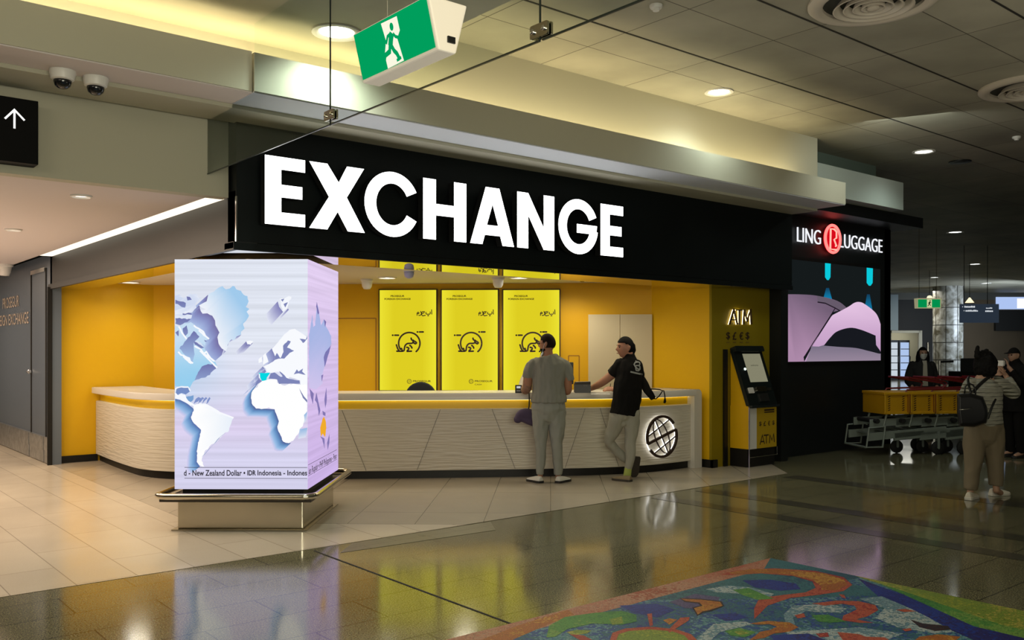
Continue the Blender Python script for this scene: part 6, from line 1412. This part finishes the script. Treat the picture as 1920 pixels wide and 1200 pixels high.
# ================================================================ nested luggage trolleys
TR0 = at_t(1622, HZ, 13.8); TR0.z = 0
TD = (RT*.99+FW*.14).normalized(); TF = Frame(TR0, TD)     # u along the row, n towards the viewer
M_bask = mat('yellow plastic basket', (.60,.32,.006), .4, spec=.4); M_redp = mat('dark red paint', (.16,.008,.012), .4)
M_tgrey = mat('worn grey trolley frame', (.24,.28,.25), .5, metal=.2); M_rub = mat('black rubber', (.008,.008,.008), .7)
proto = None
def trolley(k, lab):
    o = TF.pt(.42*k, 0, 0); fr = Frame(o, TD)
    t = thing('luggage_trolley', lab, 'luggage trolley', o, 'nested luggage trolleys')
    W = .30
    # basket: open frame box with slotted panel
    u0, u1 = .13, .13+.405
    b = MB()
    b.fbox(fr, u0, u1, .62, .655, -W, W+.02).fbox(fr, u0-.01, u1+.01, .915, .955, -W-.01, W+.035)
    b.fbox(fr, u0+.02, u1-.02, .65, .92, W-.03, W).fbox(fr, u0+.02, u1-.02, .65, .92, -W, -W+.03).fbox(fr, u0, u0+.03, .65, .92, -W, W)
    for a in (u0, u1-.03): b.fbox(fr, a, a+.03, .64, .93, W-.02, W+.03)
    bk = build('basket', b, M_bask, t, bevel=.006)
    for g in (u0+.07, u0+.30):
        s_ = MB()
        for r in range(7): s_.stroke(fr, [(g, .675+.034*r), (g+.035, .69+.034*r)], .012, W+.001, W+.004)
        build('slot_column', s_, mat('dark slot', (.05,.02,.004), .7), bk)
    build('red_edging', MB().fbox(fr, u1-.004, u1+.004, .64, .93, W, W+.036).fbox(fr, u1-.03, u1-.024, .65, .92, W, W+.034), M_redp, bk)
    # sloping deck and frame
    b = MB()
    for o_ in (-W, W-.03):
        b._add([fr.pt(u, v, oo) for oo in (o_, o_+.04) for u, v in ((-.12,.22),(1.15,.33),(1.15,.43),(-.12,.34))], [(0,1,2,3),(7,6,5,4),(0,4,5,1),(1,5,6,2),(2,6,7,3),(3,7,4,0)])
    for o_ in (-W+.05, W-.08):
        b._add([fr.pt(u, v, oo) for oo in (o_, o_+.03) for u, v in ((-.06,.42),(.9,.48),(.9,.58),(-.06,.54))], [(0,1,2,3),(7,6,5,4),(0,4,5,1),(1,5,6,2),(2,6,7,3),(3,7,4,0)])
    for u in (.0, .3, .6, .9): b.fbox(fr, u, u+.06, .31+.09*u, .33+.09*u, -W, W)
    build('deck', b, M_tgrey, t, bevel=.004)
    b = MB()
    for o_ in (-W-.01, W+.02) if k == 0 else ():
        b.tube([fr.pt(-.16,.13,o_), fr.pt(-.12,.42,o_), fr.pt(.14,.44,o_), fr.pt(.10,.13,o_)], .016, 8, closed=True)
    if k == 0: b.tube([fr.pt(-.16,.13,-W), fr.pt(-.16,.13,W)], .016, 8)
    b.tube([fr.pt(.16,.42,W-.06), fr.pt(.22,.64,W-.06)], .018, 8).tube([fr.pt(.16,.42,-W+.06), fr.pt(.22,.64,-W+.06)], .018, 8)
    build('bumper_frame', b, M_tgrey, t, smooth='auto')
    build('crossbar', MB().tube([fr.pt(.02,.52,-W), fr.pt(.02,.52,W+.03)], .035, 12), M_rub, t, smooth='auto')
    hb = MB()
    for o_ in (-W+.02, W-.02): hb.tube([fr.pt(.50,.95,o_), fr.pt(.52,.985,o_), fr.pt(1.10,1.0,o_), fr.pt(1.13,1.06,o_), fr.pt(1.08,1.09,o_), fr.pt(.56,1.17,o_)], .014, 8)
    hb.tube([fr.pt(.56,1.17,-W+.02), fr.pt(.56,1.17,W-.02)], .016, 8)
    build('handle', hb, M_redp, t, smooth='auto')
    for (u, o_) in ((1.02,-W+.04),(1.02,W-.02),(.52,0)):
        w = build('wheel', MB().lathe(fr.pt(u,.10,o_-.022), [(.03,0),(.088,.0),(.10,.008),(.10,.036),(.088,.044),(.03,.044)], fr.n, 24), M_rub, t, smooth='auto')
        build('fork', MB().fbox(fr, u-.018, u+.018, .10, .36, o_-.036, o_-.026).fbox(fr, u-.018, u+.018, .10, .36, o_+.026, o_+.036).lathe(fr.pt(u,.10,o_-.04), [(.015,0),(.015,.08)], fr.n, 10), M_tgrey, w)
    return t
for k, lab in enumerate(('grey luggage trolley with yellow basket at the black wall end of the row', 'second luggage trolley with yellow basket from the black wall', 'third luggage trolley with yellow basket from the black wall', 'luggage trolley with yellow basket partly behind the woman')): trolley(k, lab)

# ================================================================ light
sc = bpy.context.scene
w = bpy.data.worlds.new('hall ambience'); sc.world = w; w.use_nodes = True
w.node_tree.nodes['Background'].inputs[0].default_value = (.90,.90,.78,1); w.node_tree.nodes['Background'].inputs[1].default_value = .055
lamp('cove light', 'AREA', (4.5,6.66,3.70), 72, (1,.85,.50), 12.0, .10, rot=(PI,0,0))
lamp('cove light left', 'AREA', (-1.0,6.66,3.70), 15, (1,.84,.52), 7.0, .10, rot=(PI,0,0))
lamp('downlight lamp', 'SPOT', (3.37,6.15,4.0), 110, (.85,1,.90), .12, aim=(3.37,6.25,0), spot=150, blend=.8)
for q_, e_ in zip(HD, (100, 50, 50, 60, 50, 60)): lamp('downlight lamp', 'SPOT', (q_.x,q_.y-.08,ZC-.03), e_, (.86,1,.93), .12, aim=(q_.x,q_.y,0), spot=140, blend=.8)
# shop interior
for x, y, e_ in ((5.6,10.9,50),(7.2,9.7,50),(8.5,9.0,42),(3.95,12.9,34),(4.6,11.9,36)): lamp('shop lamp', 'SPOT', (x,y,ZS-.05), e_, (1,.90,.68), .14, aim=(x,y,0), spot=165, blend=.7)
lamp('shop front lamp', 'AREA', (7.0,8.6,2.40), 30, (1,.88,.62), 5.0, .3, rot=(0,0,math.atan2(-5.06,5.37)))
# corridor
for x, y, e_ in ((1.4,9.2,95),(1.2,12.5,90),(1.0,16.5,90)): lamp('corridor lamp', 'AREA', (x,y,2.84), e_, (1,.80,.60), 1.6, 2.4, rot=(0,0,0))
lamp('corridor slot lamp', 'AREA', (2.91,10.4,2.92), 8, (1,.88,.68), .12, 6.0, rot=(0,0,0))
lamp('corridor bounce', 'AREA', (-.4,12.5,.35), 110, (1,.80,.68), 4.0, 6.0, rot=(PI,0,0))
# hall light behind the viewer
lamp('hall lamp', 'AREA', (1.0,-.5,4.4), 85, (1,.93,.70), 5.0, 2.0, rot=(0,0,0))
lamp('hall lamp front', 'AREA', (-2.5,3.0,4.0), 70, (1,.88,.66), 3.0, 2.0, aim=(1.0,8.0,0))
lamp('bulkhead fill', 'AREA', (1.0,-1.0,2.2), 190, (1,.95,.74), 4.0, 1.5, aim=(6.0,6.5,4.4))  # added unseen fill that brightens the bulkhead and soffit, no real fitting
lamp('hall ceiling fill', 'AREA', (8.0,1.0,.8), 45, (1,.93,.76), 5.0, 3.0, rot=(PI,0,0))  # unseen upward fill added low over the floor to brighten the ceiling panels
q_ = at_t(1960, 600, 38); lamp('far window light', 'AREA', q_, 260, (.72,.84,1), 3.0, 1.5, aim=cq+UP*1.8)
q_ = at_t(1700, 655, 42); lamp('far wall fill', 'AREA', (q_.x, q_.y, 4.3), 160, (1,.97,.86), 2.0, 2.0, rot=(0,0,0))  # added fill without a fixture, lifts the dark far end of the hall
q_ = at_t(1698, 655, 47.5); lamp('shop opening lamp', 'AREA', (q_.x, q_.y, 3.0), 60, (1,.97,.84), 1.5, 1.0, rot=(0,0,0))
q_ = at_t(1700, 655, 11.0); lamp('trolley fill', 'AREA', (q_.x, q_.y, 4.3), 20, (.93,1,.92), 1.0, 1.0, aim=at_t(1720, 760, 14))  # extra fill added only to make the trolley frames readable
# ================================================================ camera
cd = bpy.data.cameras.new('camera'); cd.sensor_width = 36; cd.lens = 36*F/1920; cd.shift_y = (HZ-600)/1920; cd.clip_end = 200
cam = bpy.data.objects.new('camera', cd); C.objects.link(cam); cam.location = CAM; cam.rotation_euler = (PI/2, 0, ANG-PI/2)
sc.camera = cam
sc.view_settings.view_transform = 'Standard'; sc.view_settings.look = 'None'; sc.view_settings.exposure = 0; sc.view_settings.gamma = 1
sc.cycles.max_bounces = 6; sc.cycles.diffuse_bounces = 3; sc.cycles.glossy_bounces = 4; sc.cycles.transparent_max_bounces = 8
sc.cycles.sample_clamp_indirect = 4; sc.cycles.use_denoising = True; sc.cycles.caustics_reflective = False; sc.cycles.caustics_refractive = False
